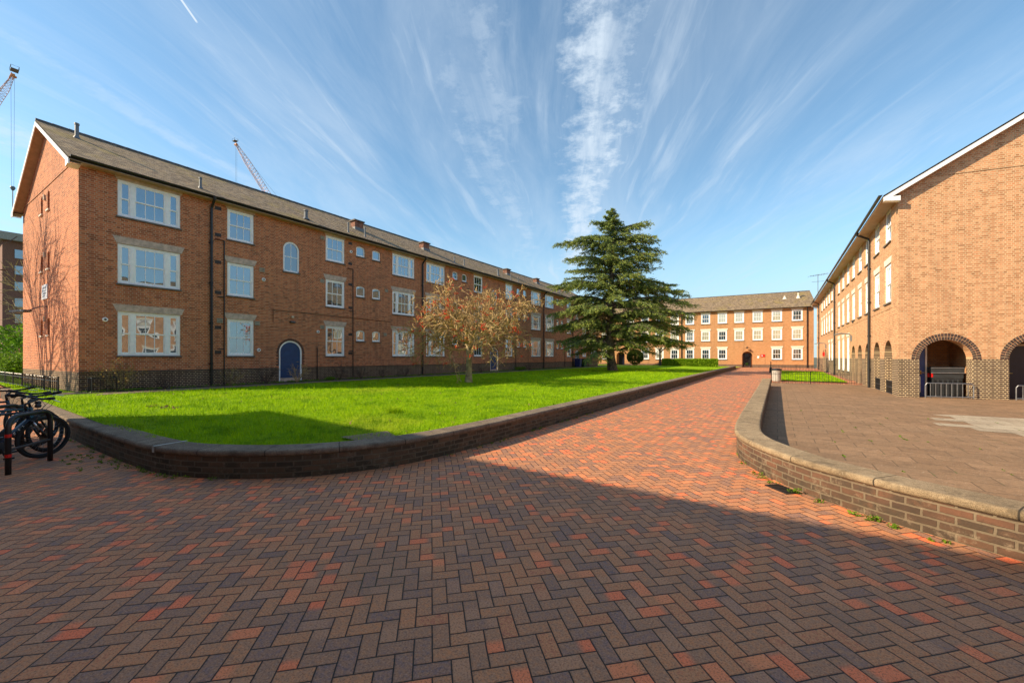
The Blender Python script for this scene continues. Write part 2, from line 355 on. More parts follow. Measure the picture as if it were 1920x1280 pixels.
M['red'] = flat('red_paint', (.62, .01, .008), .4, var=.06)
M['grey'] = flat('galvanised_steel', (.30, .30, .31), .45, .7)
M['bingrey'] = flat('bin_grey', (.42, .40, .36), .55)
M['binlocker'] = flat('dark_grey_bin_plastic', (.035, .038, .040), .5)
M['green'] = flat('green_bin_plastic', (.01, .055, .025), .5)
M['bluebin'] = flat('blue_bin_plastic', (.012, .025, .14), .5)
M['lead'] = flat('lead', (.16, .17, .18), .6, .3)
M['bark'] = flat('bark', (.12, .085, .06), .95, bmp=1.0, var=.5, scale=5)
M['barkpale'] = flat('pale_bark', (.36, .28, .15), .9, bmp=.6, var=.35, scale=4)
M['twig'] = flat('twigs', (.50, .34, .15), .9, var=.4, scale=3)
M['twigdark'] = flat('dark_twigs', (.10, .065, .045), .9, var=.35, scale=3)
M['shrubstem'] = flat('shrub_stems', (.30, .23, .09), .9, var=.4)
M['berry'] = flat('berries', (.85, .06, .02), .35, var=.25, scale=9)
M['craneframe'] = flat('crane_lattice_paint', (.78, .52, .46), .6, var=.3, scale=.25)
M['orange'] = flat('crane_orange_paint', (.70, .22, .04), .5)
M['cable'] = flat('cable', (.16, .17, .2), .6)
M['rubber'] = flat('tyre_rubber', (.012, .012, .012), .8)
M['rim'] = flat('rim_alloy', (.05, .055, .06), .35, .8)
M['spoke'] = flat('spoke_steel', (.35, .35, .36), .3, 1.0)
M['bikeblue'] = flat('dark_blue_bike_paint', (.012, .024, .045), .3)
M['bikegrey'] = flat('blue_grey_bike_paint', (.03, .06, .085), .3)
M['biketeal'] = flat('petrol_bike_paint', (.02, .07, .10), .3)
M['silver'] = flat('silver', (.55, .56, .58), .3, .8)
M['brass'] = flat('brass', (.5, .33, .1), .35, .9)
M['beige'] = flat('beige_plastic', (.42, .36, .26), .7)
M['cream'] = flat('cream_paint', (.62, .50, .36), .6)
M['concrete'] = flat('concrete', (.33, .30, .26), .9, var=.2, bmp=.4)
M['van'] = flat('white_van_paint', (.62, .66, .74), .3)
M['tape'] = flat('mortar_strip', (.42, .41, .36), .9)

def glass_mat(name, base, gl, rough=.02):
    m, n, b = new_mat(name)
    pos = n.node('ShaderNodeTexCoord').outputs['Object']
    b.inputs['Roughness'].default_value = .6; b.inputs['Specular IOR Level'].default_value = .2
    x = n.xyz(pos)[0]
    if max(base) > .15:
        fold = n.m('ADD', n.m('MULTIPLY', n.m('SINE', n.m('MULTIPLY', x, 55)), .5), .5)
        n.put(b.inputs['Base Color'], n.mix(fold, tuple(c*.72 for c in base), base))
    else:
        n.put(b.inputs['Base Color'], n.mix(n.step(n.noise(pos, 2.2, 2), .4, .6), tuple(c*.5 for c in base), base))
    g = n.node('ShaderNodeBsdfGlossy'); g.inputs['Roughness'].default_value = rough; g.inputs[0].default_value = (.78, .90, 1, 1)
    nz = n.node('ShaderNodeBump'); n.l.new(n.noise(pos, 1.3, 1), nz.inputs['Height']); nz.inputs['Strength'].default_value = .07; nz.inputs['Distance'].default_value = .1
    n.l.new(nz.outputs[0], g.inputs['Normal'])
    fr = n.node('ShaderNodeFresnel'); fr.inputs[0].default_value = 1.52
    f = n.m('ADD', n.m('MULTIPLY', fr.outputs[0], 1.3), gl, clamp=True)
    mx = n.node('ShaderNodeMixShader'); out = [q for q in n.n if q.type == 'OUTPUT_MATERIAL'][0]
    n.l.new(f, mx.inputs[0]); n.l.new(b.outputs[0], mx.inputs[1]); n.l.new(g.outputs[0], mx.inputs[2]); n.l.new(mx.outputs[0], out.inputs[0])
    return m
M['glass'] = glass_mat('window_glass', (.02, .05, .075), .22)
M['glassnet'] = glass_mat('window_glass_with_net', (.22, .27, .30), .18)
M['glassroom'] = glass_mat('window_glass_dark_room', (.018, .02, .022), .16)
M['glassdark'] = glass_mat('door_glass', (.012, .014, .016), .10)
M['glassfar'] = glass_mat('window_glass_with_cream_blind', (.50, .48, .36), .16)

# ------------------------------------------------------------------ mesh helpers
class MB:
    def __init__(s): s.v = []; s.f = []; s.uv = []; s.mi = []
    def face(s, pts, uv=None, m=0):
        i = len(s.v); s.v += [tuple(p) for p in pts]; s.f.append(tuple(range(i, i+len(pts))))
        s.uv += list(uv) if uv else [(0, 0)]*len(pts); s.mi.append(m)
    def box(s, a, b, m=0, T=None):
        x0, y0, z0 = a; x1, y1, z1 = b
        P = [Vector(p) for p in ((x0,y0,z0),(x1,y0,z0),(x1,y1,z0),(x0,y1,z0),(x0,y0,z1),(x1,y0,z1),(x1,y1,z1),(x0,y1,z1))]
        if T: P = [T @ p for p in P]
        for q in ((0,3,2,1),(4,5,6,7),(0,1,5,4),(1,2,6,5),(2,3,7,6),(3,0,4,7)):
            s.face([P[k] for k in q], None, m)
    def tube(s, pts, rad, n=6, m=0, cap=True, uvv=None):
        pts = [Vector(p) for p in pts]
        if not hasattr(rad, '__len__'): rad = [rad]*len(pts)
        base = len(s.v); up = Vector((0, 0, 1)); prev = None
        for i, p in enumerate(pts):
            d = (pts[min(i+1, len(pts)-1)] - pts[max(i-1, 0)])
            d = d.normalized() if d.length > 1e-9 else Vector((0, 0, 1))
            if prev is None:
                a = d.cross(up if abs(d.z) < .95 else Vector((1, 0, 0))).normalized()
            else:
                a = prev - d*prev.dot(d)
                a = a.normalized() if a.length > 1e-6 else d.orthogonal().normalized()
            prev = a; b = d.cross(a)
            for k in range(n):
                t = 2*math.pi*k/n
                s.v.append(tuple(p + (a*math.cos(t) + b*math.sin(t))*rad[i]))
        for i in range(len(pts)-1):
            for k in range(n):
                q = base+i*n
                s.f.append((q+k, q+(k+1) % n, q+n+(k+1) % n, q+n+k)); s.uv += [uvv or (0, 0)]*4; s.mi.append(m)
        if cap:
            s.f.append(tuple(base+k for k in reversed(range(n)))); s.uv += [uvv or (0, 0)]*n; s.mi.append(m)
            q = base+(len(pts)-1)*n
            s.f.append(tuple(q+k for k in range(n))); s.uv += [uvv or (0, 0)]*n; s.mi.append(m)
    def loft(s, prof, n=24, m=0, c=(0, 0, 0)):
        """surface of revolution about z: prof = [(r,z)]"""
        for i in range(len(prof)-1):
            for k in range(n):
                a, b = 2*math.pi*k/n, 2*math.pi*(k+1)/n
                (r0, z0), (r1, z1) = prof[i], prof[i+1]
                P = [(r0*math.cos(a), r0*math.sin(a), z0), (r0*math.cos(b), r0*math.sin(b), z0), (r1*math.cos(b), r1*math.sin(b), z1), (r1*math.cos(a), r1*math.sin(a), z1)]
                s.face([(p[0]+c[0], p[1]+c[1], p[2]+c[2]) for p in P], None, m)
    def mesh(s, name, mats, smooth=False):
        me = bpy.data.meshes.new(name); me.from_pydata(s.v, [], s.f)
        ul = me.uv_layers.new(name='UVMap')
        flatuv = [c for t in s.uv for c in t]; ul.data.foreach_set('uv', flatuv)
        for mt in mats: me.materials.append(mt)
        if len(mats) > 1: me.polygons.foreach_set('material_index', s.mi)
        if smooth: me.polygons.foreach_set('use_smooth', [True]*len(s.f))
        me.validate(); me.update(); return me
    def build(s, name, mats, parent=None, smooth=False, loc=None):
        if not isinstance(mats, (list, tuple)): mats = [mats]
        return link(name, s.mesh(name, mats, smooth), parent, loc)
def link(name, data, parent=None, loc=None, rz=0.0):
    o = bpy.data.objects.new(name, data); C.objects.link(o)
    if parent: o.parent = parent
    if loc is not None: o.location = loc
    if rz: o.rotation_euler = (0, 0, rz)
    return o
def tag(o, label=None, cat=None, group=None, kind=None):
    if label: o['label'] = label
    if cat: o['category'] = cat
    if group: o['group'] = group
    if kind: o['kind'] = kind
    return o
def thing(name, label, cat, loc, rz=0.0, group=None):
    return tag(link(name, None, None, loc, rz), label, cat, group)
def copy_tree(o, parent=None):
    c = o.copy(); C.objects.link(c)
    if parent: c.parent = parent
    for ch in list(o.children): copy_tree(ch, c)
    return c

def inside(p, poly):
    x, y = p; r = False; j = len(poly)-1
    for i in range(len(poly)):
        xi, yi = poly[i]; xj, yj = poly[j]
        if (yi > y) != (yj > y) and x < (xj-xi)*(y-yi)/(yj-yi)+xi: r = not r
        j = i
    return r
def cdt(outline, holes=(), extra_pts=(), extra_edges=()):
    V = []; E = []
    for lp in [outline]+list(holes):
        b = len(V); V += [Vector(p) for p in lp]; E += [(b+i, b+(i+1) % len(lp)) for i in range(len(lp))]
    for a, c in extra_edges:
        b = len(V); V += [Vector(a), Vector(c)]; E.append((b, b+1))
    V += [Vector(p) for p in extra_pts]
    vo, _, fo, *_ = delaunay_2d_cdt(V, E, [], 0, 1e-5)
    out = []
    for f in fo:
        c = sum((vo[i] for i in f), Vector((0, 0)))/len(f)
        if inside(c, outline) and not any(inside(c, h) for h in holes):
            a = 0
            for i in range(len(f)):
                p, q = vo[f[i]], vo[f[(i+1) % len(f)]]; a += p.x*q.y-q.x*p.y
            out.append([vo[i] for i in (f if a > 0 else reversed(f))])
    return out
def sheet(name, outline, zf, mat, spacing=1.0, holes=(), mats=None):
    xs = [p[0] for p in outline]; ys = [p[1] for p in outline]
    ex = []
    x = min(xs)+spacing*.5
    while x < max(xs):
        y = min(ys)+spacing*.5
        while y < max(ys):
            if inside((x, y), outline): ex.append((x, y))
            y += spacing
        x += spacing
    mb = MB()
    for f in cdt(outline, holes, ex): mb.face([(p.x, p.y, zf(p.x, p.y)) for p in f], [(p.x, p.y) for p in f])
    o = mb.build(name, mat, smooth=True); o['kind'] = 'structure'; return o

def g(Y): return max(0.0, .004*(Y-14))
def smooth01(t): t = max(0, min(1, t)); return t*t*(3-2*t)
def lawn_z(X, Y): return .295 + .105*smooth01((-5-X)/7) + .25*g(Y)

# ------------------------------------------------------------------ ground, paving, lawns
mb = MB(); S = 2500
mb.face([(-S, -S, -.25), (S, -S, -.25), (S, S, -.25), (-S, S, -.25)])
mb.build('ground', M['ground'])['kind'] = 'structure'
sheet('paving', [(-45, -4.8), (30, -4.8), (30, 66), (-6, 66), (-6, 12), (-6, 2.8), (-45, 2.8)], lambda x, y: g(y), M['paving'], 4)

# outer line of the left retaining wall (path side) and of the right one
LW = [(-26, 1.62), (-20, 1.60), (-14, 1.60), (-11, 1.61), (-9.5, 1.66), (-8.5, 1.70), (-7.75, 1.75), (-7.15, 1.82), (-6.65, 1.98), (-6.05, 2.30), (-5.56, 2.68), (-5.24, 3.05), (-4.95, 3.52), (-4.74, 4.04), (-4.62, 4.65), (-4.56, 5.5), (-4.54, 6.6), (-4.54, 8.5), (-4.54, 12), (-4.54, 18), (-4.5, 30), (-4.4, 44), (-4.3, 56)]
RW = [(-.66, 25.4), (-.66, 18), (-.66, 12), (-.65, 9.2), (-.61, 7.9), (-.50, 7.25), (-.26, 6.68), (.03, 6.22), (.25, 5.92), (.48, 5.70), (.76, 5.46), (1.0, 5.28), (1.28, 5.12), (1.6, 4.93), (2.3, 4.60), (3.2, 4.25), (4.4, 3.95), (6.5, 3.6), (10, 3.3)]
def smooth_line(P, k=2):
    for _ in range(k):
        Q = [P[0]]
        for a, b in zip(P[:-1], P[1:]):
            Q += [(a[0]*.75+b[0]*.25, a[1]*.75+b[1]*.25), (a[0]*.25+b[0]*.75, a[1]*.25+b[1]*.75)]
        P = Q+[P[-1]]
    return P
LW = smooth_line(LW, 1); RW = smooth_line(RW, 1)
def offset(P, d):
    out = []
    for i, p in enumerate(P):
        a = Vector(P[max(0, i-1)]); b = Vector(P[min(len(P)-1, i+1)]); t = (b-a).normalized()
        out.append((p[0]-t.y*d, p[1]+t.x*d))
    return out
def retaining_wall(name, label, P, side, h, width, mbody, mcap, strips=()):
    root = thing(name, label, 'wall', (P[0][0], P[0][1], 0))
    ox, oy = P[0]; inn = offset(P, side*width); co = offset(P, -side*.03); ci = offset(P, side*(width+.015))
    def wall_mesh(A, B, zb, zt, mat, nm, caps=True):
        mb = MB(); u = 0
        for i in range(len(P)-1):
            L = (Vector(P[i+1])-Vector(P[i])).length; y0, y1 = P[i][1], P[i+1][1]
            z = [zb(y0), zb(y1), zt(y0), zt(y1)]
            pt = lambda q, zz: (q[0]-ox, q[1]-oy, zz)
            fs = [([pt(A[i], z[0]), pt(A[i+1], z[1]), pt(A[i+1], z[3]), pt(A[i], z[2])], [(u, z[0]), (u+L, z[1]), (u+L, z[3]), (u, z[2])]),
                  ([pt(B[i+1], z[1]), pt(B[i], z[0]), pt(B[i], z[2]), pt(B[i+1], z[3])], [(u+L, z[1]), (u, z[0]), (u, z[2]), (u+L, z[3])]),
                  ([pt(A[i], z[2]), pt(A[i+1], z[3]), pt(B[i+1], z[3]), pt(B[i], z[2])], [(u, 0), (u+L, 0), (u+L, .3), (u, .3)]),
                  ([pt(A[i+1], z[1]), pt(A[i], z[0]), pt(B[i], z[0]), pt(B[i+1], z[1])], [(u, 0), (u+L, 0), (u+L, .3), (u, .3)])]
            for q, w in fs:
                mb.face(q if side > 0 else q[::-1], w if side > 0 else w[::-1])
            u += L
        for e in (0, len(P)-1):
            y = P[e][1]
            q = [pt(A[e], zb(y)), pt(B[e], zb(y)), pt(B[e], zt(y)), pt(A[e], zt(y))]
            mb.face(q, [(0, zb(y)), (width, zb(y)), (width, zt(y)), (0, zt(y))])
        o = mb.build(nm, mat, root, smooth=False)
        return o
    wall_mesh(P, inn, lambda y: -.2, lambda y: g(y)+h-.085, mbody, 'brickwork')
    cap = wall_mesh(co, ci, lambda y: g(y)+h-.085, lambda y: g(y)+h, mcap, 'coping')
    bv = cap.modifiers.new('bevel', 'BEVEL'); bv.width = .035; bv.segments = 3; bv.limit_method = 'ANGLE'; bv.angle_limit = R(50)
    wd = cap.modifiers.new('weld', 'WELD'); wd.merge_threshold = .001
    cap.modifiers.move(1, 0)
    for (i, w) in strips:
        a, b = Vector(co[i]), Vector(ci[i]); t = (Vector(P[i+1])-Vector(P[i])).normalized()*w
        y = P[i][1]; zt = g(y)+h+.004
        mb = MB(); q = [a-t, b-t, b+t, a+t]
        top = [(p.x-ox, p.y-oy, zt) for p in q]; mb.face(top)
        n = (a-b).normalized()*.004
        f = [a-t+n, a+t+n]
        mb.face([(f[0].x-ox, f[0].y-oy, zt-.09), (f[1].x-ox, f[1].y-oy, zt-.09), (f[1].x-ox, f[1].y-oy, zt), (f[0].x-ox, f[0].y-oy, zt)])
        mb.build('mortar_joint', M['tape'], root)
    return root
i_strip = min(range(len(LW)), key=lambda i: abs(LW[i][0]+7.2))
retaining_wall('retaining_wall', 'long low dark mossy brick wall with stone coping between the lawn and the brick path', LW, 1, .385, .36, M['wall_dark'], M['cop_dark'], [(i_strip, .028)])
retaining_wall('retaining_wall', 'curved low brown brick wall with pale stone coping round the slab terrace', RW, 1, .405, .36, M['wall_light'], M['cop_light'])

li = offset(LW, .2)
lawn_out = li + [(-4.1, 61.5), (-60, 61.5), (-90, 40), (-90, 1.8)]
sheet('lawn', lawn_out, lawn_z, M['lawn'], 1.5)
sheet('lawn_path', [(-19.25, 3.4), (-18.35, 3.0), (-18.35, 61), (-19.25, 61)], lambda x, y: lawn_z(x, y)+.012, M['path'], 4)
sheet('flower_bed', [(-20.6, 2.4), (-19.5, 2.4), (-19.5, 52), (-20.6, 52)], lambda x, y: lawn_z(x, y)+.006, M['soil'], 3)
ri = offset(RW, .2)
sheet('terrace', [(-.46, 29.4), (-.46, 26)] + ri + [(30, 3.3), (30, 33), (3.6, 29.4)], lambda x, y: g(y)-.01 + .016, M['slabs'], 4)
sheet('pale_slab_patch', [(3.62, 15.9), (4.1, 16.1), (5.6, 16.2), (5.6, 15.75), (8.5, 15.75), (8.5, 12.0), (5.4, 12.0), (4.8, 12.0), (4.8, 12.45), (4.2, 12.45), (4.2, 13.0), (3.7, 13.0), (3.7, 13.5), (3.2, 13.5), (3.2, 14.0), (3.9, 14.0), (3.9, 14.6), (3.4, 14.6), (3.4, 15.1), (3.9, 15.1), (3.9, 15.6)], lambda x, y: g(y)+.011, M['pale_slabs'], 2)
sheet('far_lawn', [(-.25, 31.2), (3.5, 31.2), (3.7, 50), (-.25, 50)], lambda x, y: g(y)+.06, M['lawn'], 2)
sheet('lawn_slab', [(-5.95, 3.78), (-5.15, 3.75), (-5.02, 4.25), (-5.75, 4.55)], lambda x, y: lawn_z(x, y)+.035, M['path'], 2)

# ------------------------------------------------------------------ facades
class Frame:
    """wall plane: origin P, d along it (outward side is on the right of d), z up"""
    def __init__(s, P, ang): s.P = Vector((P[0], P[1])); s.ang = ang; s.d = Vector((math.cos(ang), math.sin(ang))); s.i = Vector((-s.d.y, s.d.x))
    def w(s, a, inn, z): p = s.P + s.d*a + s.i*inn; return Vector((p.x, p.y, z))

def arch_poly(s0, s1, z0, spring, rise=None, n=14):
    r = (s1-s0)/2; rise = r if rise is None else rise; c = (s0+s1)/2
    return [(s0, z0), (s1, z0)] + [(c+r*math.cos(math.pi*k/n), spring+rise*math.sin(math.pi*k/n)) for k in range(n+1)]
def rect(s0, s1, z0, z1): return [(s0, z0), (s1, z0), (s1, z1), (s0, z1)]

def wall_face(mb, fr, off, outline, holes, depth=.11, uo=0.0, m=0, deep={}, dm=0):
    for f in cdt(outline, [h for h in holes]):
        mb.face([fr.w(p.x, 0, p.y)-off for p in f], [(p.x+uo, p.y) for p in f], m)
    for k, h in enumerate(holes):
        dp = deep.get(k, depth); acc = 0
        for i in range(len(h)):
            a, b = h[i], h[(i+1) % len(h)]; L = math.hypot(b[0]-a[0], b[1]-a[1])
            vert = abs(b[0]-a[0]) < 1e-4
            if vert: uv = [(a[0], a[1]), (a[0]+dp, a[1]), (a[0]+dp, b[1]), (a[0], b[1])]
            else: uv = [(acc, a[1]), (acc, a[1]), (acc+L, b[1]), (acc+L, b[1])]
            mb.face([fr.w(a[0], 0, a[1])-off, fr.w(a[0], dp, a[1])-off, fr.w(b[0], dp, b[1])-off, fr.w(b[0], 0, b[1])-off], uv, dm if k in deep else m)
            acc += L

WCACHE = {}
def window_meshes(w, h, kind, lint, glass, rise):
    key = (round(w, 2), round(h, 2), kind, lint, glass)
    if key in WCACHE: return WCACHE[key]
    fm = MB(); sm = MB(); pm = MB(); d0, d1 = .035, .10
    def bar(mb, x0, x1, z0, z1, y0=d0, y1=d1): mb.box((x0, y0, z0), (x1, y1, z1))
    F = .085
    if kind in ('sash', 'sashthick', 'triple'):
        if kind == 'sashthick': F = .13
        bar(fm, 0, F, 0, h); bar(fm, w-F, w, 0, h); bar(fm, F, w-F, h-F, h); bar(fm, F, w-F, 0, F*.9)
        lights = [(F, w-F, 3)]
        if kind == 'triple':
            a = F+.27*w/1.9; mw = .13
            bar(fm, a, a+mw, F*.9, h-F); bar(fm, w-a-mw, w-a, F*.9, h-F)
            lights = [(F, a, 1), (a+mw, w-a-mw, 3), (w-a, w-F, 1)]
        for x0, x1, c in lights:
            z0, z1 = F*.9, h-F; mid = (z0+z1)/2; st = .045
            for (a, b, y) in ((mid-.02, z1, d0+.012), (z0, mid+.02, d0+.035)):
                y2 = y+.03
                sm.box((x0, y, a), (x0+st, y2, b)); sm.box((x1-st, y, a), (x1, y2, b))
                sm.box((x0+st, y, b-st), (x1-st, y2, b)); sm.box((x0+st, y, a), (x1-st, y2, a+st*1.1))
                for k in range(1, c):
                    xx = x0+st+(x1-x0-2*st)*k/c
                    sm.box((xx-.012, y+.004, a+st), (xx+.012, y2, b-st))
                pm.face([(x0+st*.5, y+.015, a+st*.5), (x1-st*.5, y+.015, a+st*.5), (x1-st*.5, y+.015, b-st*.5), (x0+st*.5, y+.015, b-st*.5)])
    else:
        sp = h-rise; n = 12; cx = w/2; r = w/2
        def ring(mb, t, y0, y1, zb):
            out = [(w, 0)] + [(cx+r*math.cos(math.pi*k/n), sp+rise*math.sin(math.pi*k/n)) for k in range(n+1)] + [(0, 0)]
            ri = r-t; rs = rise-t
            inn = [(w-t, zb)] + [(cx+ri*math.cos(math.pi*k/n), sp+rs*math.sin(math.pi*k/n)) for k in range(n+1)] + [(t, zb)]
            for i in range(len(out)-1):
                a, b, c, d = out[i], out[i+1], inn[i+1], inn[i]
                mb.face([(a[0], y0, a[1]), (b[0], y0, b[1]), (c[0], y0, c[1]), (d[0], y0, d[1])][::-1])
                mb.face([(d[0], y0, d[1]), (c[0], y0, c[1]), (c[0], y1, c[1]), (d[0], y1, d[1])][::-1])
            mb.box((0.001, y0, 0), (w-.001, y1, zb))
            return inn
        t = .065 if kind == 'small' else .08
        inn = ring(fm, t, d0, d1, t)
        c = 1 if kind == 'small' else 2
        if c == 2:
            sm.box((cx-.012, d0+.02, t), (cx+.012, d0+.05, h-t)); sm.box((t, d0+.015, h*.5-.02), (w-t, d0+.05, h*.5+.02))
        else:
            sm.box((t, d0+.02, t), (w-t, d0+.05, t+.035))
        pm.face([(x, d0+.03, z) for x, z in inn])
    parts = {'window': fm.mesh('window', [M['white']]), 'pane': pm.mesh('pane', [M[glass]])}
    if sm.f: parts['sash'] = sm.mesh('sash', [M['white']])
    s = MB(); s.box((-.04, -.055, -.06), (w+.04, .04, 0)); parts['sill'] = s.mesh('sill', [M['sill']])
    if lint:
        l = MB(); fl = .14; hh = .27; mt = M['white_stone'] if lint == 'white' else M['stone']
        q = [(-.03, 0), (w+.03, 0), (w+fl, hh), (-fl, hh)]
        l.face([(x, -.012, z) for x, z in q])
        for i in range(4):
            a, b = q[i], q[(i+1) % 4]
            l.face([(a[0], .04, a[1]), (b[0], .04, b[1]), (b[0], -.012, b[1]), (a[0], -.012, a[1])])
        parts['lintel'] = l.mesh('lintel', [mt])
    WCACHE[key] = parts; return parts

def add_window(root, fr, s, z, w, h, kind='sash', lint='stone', glass='glass', rise=None, face=0.0):
    rise = rise if rise is not None else w/2
    P = window_meshes(w, h, kind, lint, glass, rise)
    loc = fr.w(s, face, z)-Vector(root.location)
    win = link('window', P['window'], root, loc, fr.ang)
    for nm in ('sash', 'pane', 'sill'):
        if nm in P: link(nm, P[nm], win)
    if 'lintel' in P: link('lintel', P['lintel'], win, (0, 0, h))
    return win

def arched_door(root, fr, s, z0, w, h, colour, dark_ring=True):
    r = w/2; sp = h-r; n = 14; cx = r
    loc = fr.w(s, 0, z0)-Vector(root.location); t = .075
    dm = MB(); inn = [(w-t, 0)] + [(cx+(r-t)*math.cos(math.pi*k/n), sp+(r-t)*math.sin(math.pi*k/n)) for k in range(n+1)] + [(t, 0)]
    dm.face([(x, .07, z) for x, z in inn])
    k = t+.1
    while k < w-t:
        zt = sp+math.sqrt(max(0, (r-t)**2-(k-cx)**2))-.03
        dm.box((k-.004, .064, .22), (k+.004, .072, zt)); k += .1
    d = dm.build('door', M[colour], root, loc=loc); d.rotation_euler = (0, 0, fr.ang)
    fm = MB(); out = [(w, 0)] + [(cx+r*math.cos(math.pi*k/n), sp+r*math.sin(math.pi*k/n)) for k in range(n+1)] + [(0, 0)]
    for i in range(len(out)-1):
        a, b, c, e = out[i], out[i+1], inn[i+1], inn[i]
        fm.face([(a[0], .03, a[1]), (b[0], .03, b[1]), (c[0], .03, c[1]), (e[0], .03, e[1])][::-1])
        fm.face([(e[0], .03, e[1]), (c[0], .03, c[1]), (c[0], .09, c[1]), (e[0], .09, e[1])][::-1])
    link('frame', fm.mesh('frame', [M['white']]), d)
    sm = MB(); sm.box((t, .02, 0), (w-t, .068, .2)); link('step', sm.mesh('step', [M['stone']]), d)
    hm = MB(); hm.tube([(w-t-.10, .06, 1.0), (w-t-.10, .02, 1.0), (w-t-.2, .02, 1.0)], .012, 6); link('handle', hm.mesh('handle', [M['brass']]), d)
    if dark_ring: voussoirs(root, fr, s-.0, s+w, z0, z0+sp, r, 'PLAIN', jamb=True)
    return d

def voussoirs(root, fr, s0, s1, z0, spring, rise, mode, jamb=False, wd=.105, rings=1):
    mb = MB(); r = (s1-s0)/2; c = (s0+s1)/2; off = Vector(root.location)
    def wedge(a0, a1, q0, q1, pr=.004):
        P = [(c+q0*math.cos(a0), spring+(q0-r+rise)*math.sin(a0)), (c+q1*math.cos(a0), spring+(q1-r+rise)*math.sin(a0)), (c+q1*math.cos(a1), spring+(q1-r+rise)*math.sin(a1)), (c+q0*math.cos(a1), spring+(q0-r+rise)*math.sin(a1))]
        mb.face([fr.w(x, -pr, z)-off for x, z in P][::-1] if mode == 'PLAIN' else [fr.w(x, -pr, z)-off for x, z in P])
        for i in range(4):
            a, b = P[i], P[(i+1) % 4]
            mb.face([fr.w(a[0], -pr, a[1])-off, fr.w(b[0], -pr, b[1])-off, fr.w(b[0], .03, b[1])-off, fr.w(a[0], .03, a[1])-off])
    n = int(math.pi*r/.078)
    for k in range(n):
        a0 = math.pi*(k+.09)/n; a1 = math.pi*(k+.91)/n
        for q in range(rings): wedge(a0, a1, r+.004+q*(wd+.01), r+wd+q*(wd+.01))
    if jamb:
        z = z0; k = 0
        while z < spring-.05:
            for sx, sg in ((s0, -1), (s1, 1)):
                if z < z0+.75: break
                L = .13 if k % 2 else .07
                a, b = sorted((sx+sg*.004, sx+sg*L))
                P = [fr.w(a, -.004, z+.008)-off, fr.w(b, -.004, z+.008)-off, fr.w(b, -.004, z+.067)-off, fr.w(a, -.004, z+.067)-off]
                mb.face(P)
            z += .075; k += 1
    return mb.build('arch_bricks', M['archbrick'], root)
M['archbrick'] = flat('arch_brick', (.065, .042, .036), .8, var=.4, scale=8)

def gutter_and_pipes(root, fr, s0, s1, z, over, pipes, base, swan=True):
    off = Vector(root.location); mb = MB()
    n = 6; y = -over-.05
    prof = [(y+.062*math.cos(math.pi+math.pi*k/n), z+.0+.062*math.sin(math.pi+math.pi*k/n)) for k in range(n+1)]
    for k in range(n):
        (a, za), (b, zb) = prof[k], prof[k+1]
        mb.face([fr.w(s0, a, za)-off, fr.w(s1, a, za)-off, fr.w(s1, b, zb)-off, fr.w(s0, b, zb)-off])
        mb.face([fr.w(s0, a*1.0+.004, za)-off, fr.w(s0, b+.004, zb)-off, fr.w(s1, b+.004, zb)-off, fr.w(s1, a+.004, za)-off])
    mb.face([fr.w(s0, p[0], p[1])-off for p in prof]); mb.face([fr.w(s1, p[0], p[1])-off for p in prof])
    mb.build('gutter', M['black'], root)
    for p in pipes:
        mb = MB()
        pts = [fr.w(p, y, z-.05)-off, fr.w(p, y, z-.14)-off, fr.w(p, -.10, z-.42)-off, fr.w(p, -.085, z-.52)-off, fr.w(p, -.085, base)-off]
        mb.tube(pts, .052, 8)
        zz = base+.9
        while zz < z-.8:
            mb.tube([fr.w(p, -.085, zz)-off, fr.w(p, -.085, zz+.09)-off], .066, 8); 
            T = Matrix.Translation(fr.w(p, 0, zz)-off) @ Matrix.Rotation(fr.ang, 4, 'Z'); mb.box((-.09, -.03, .01), (.09, .0, .05), 0, T)
            zz += 1.75
        mb.tube([fr.w(p, y, z-.02)-off, fr.w(p, y, z-.14)-off], [.085, .055], 8)
        mb.build('downpipe', M['black'], root)

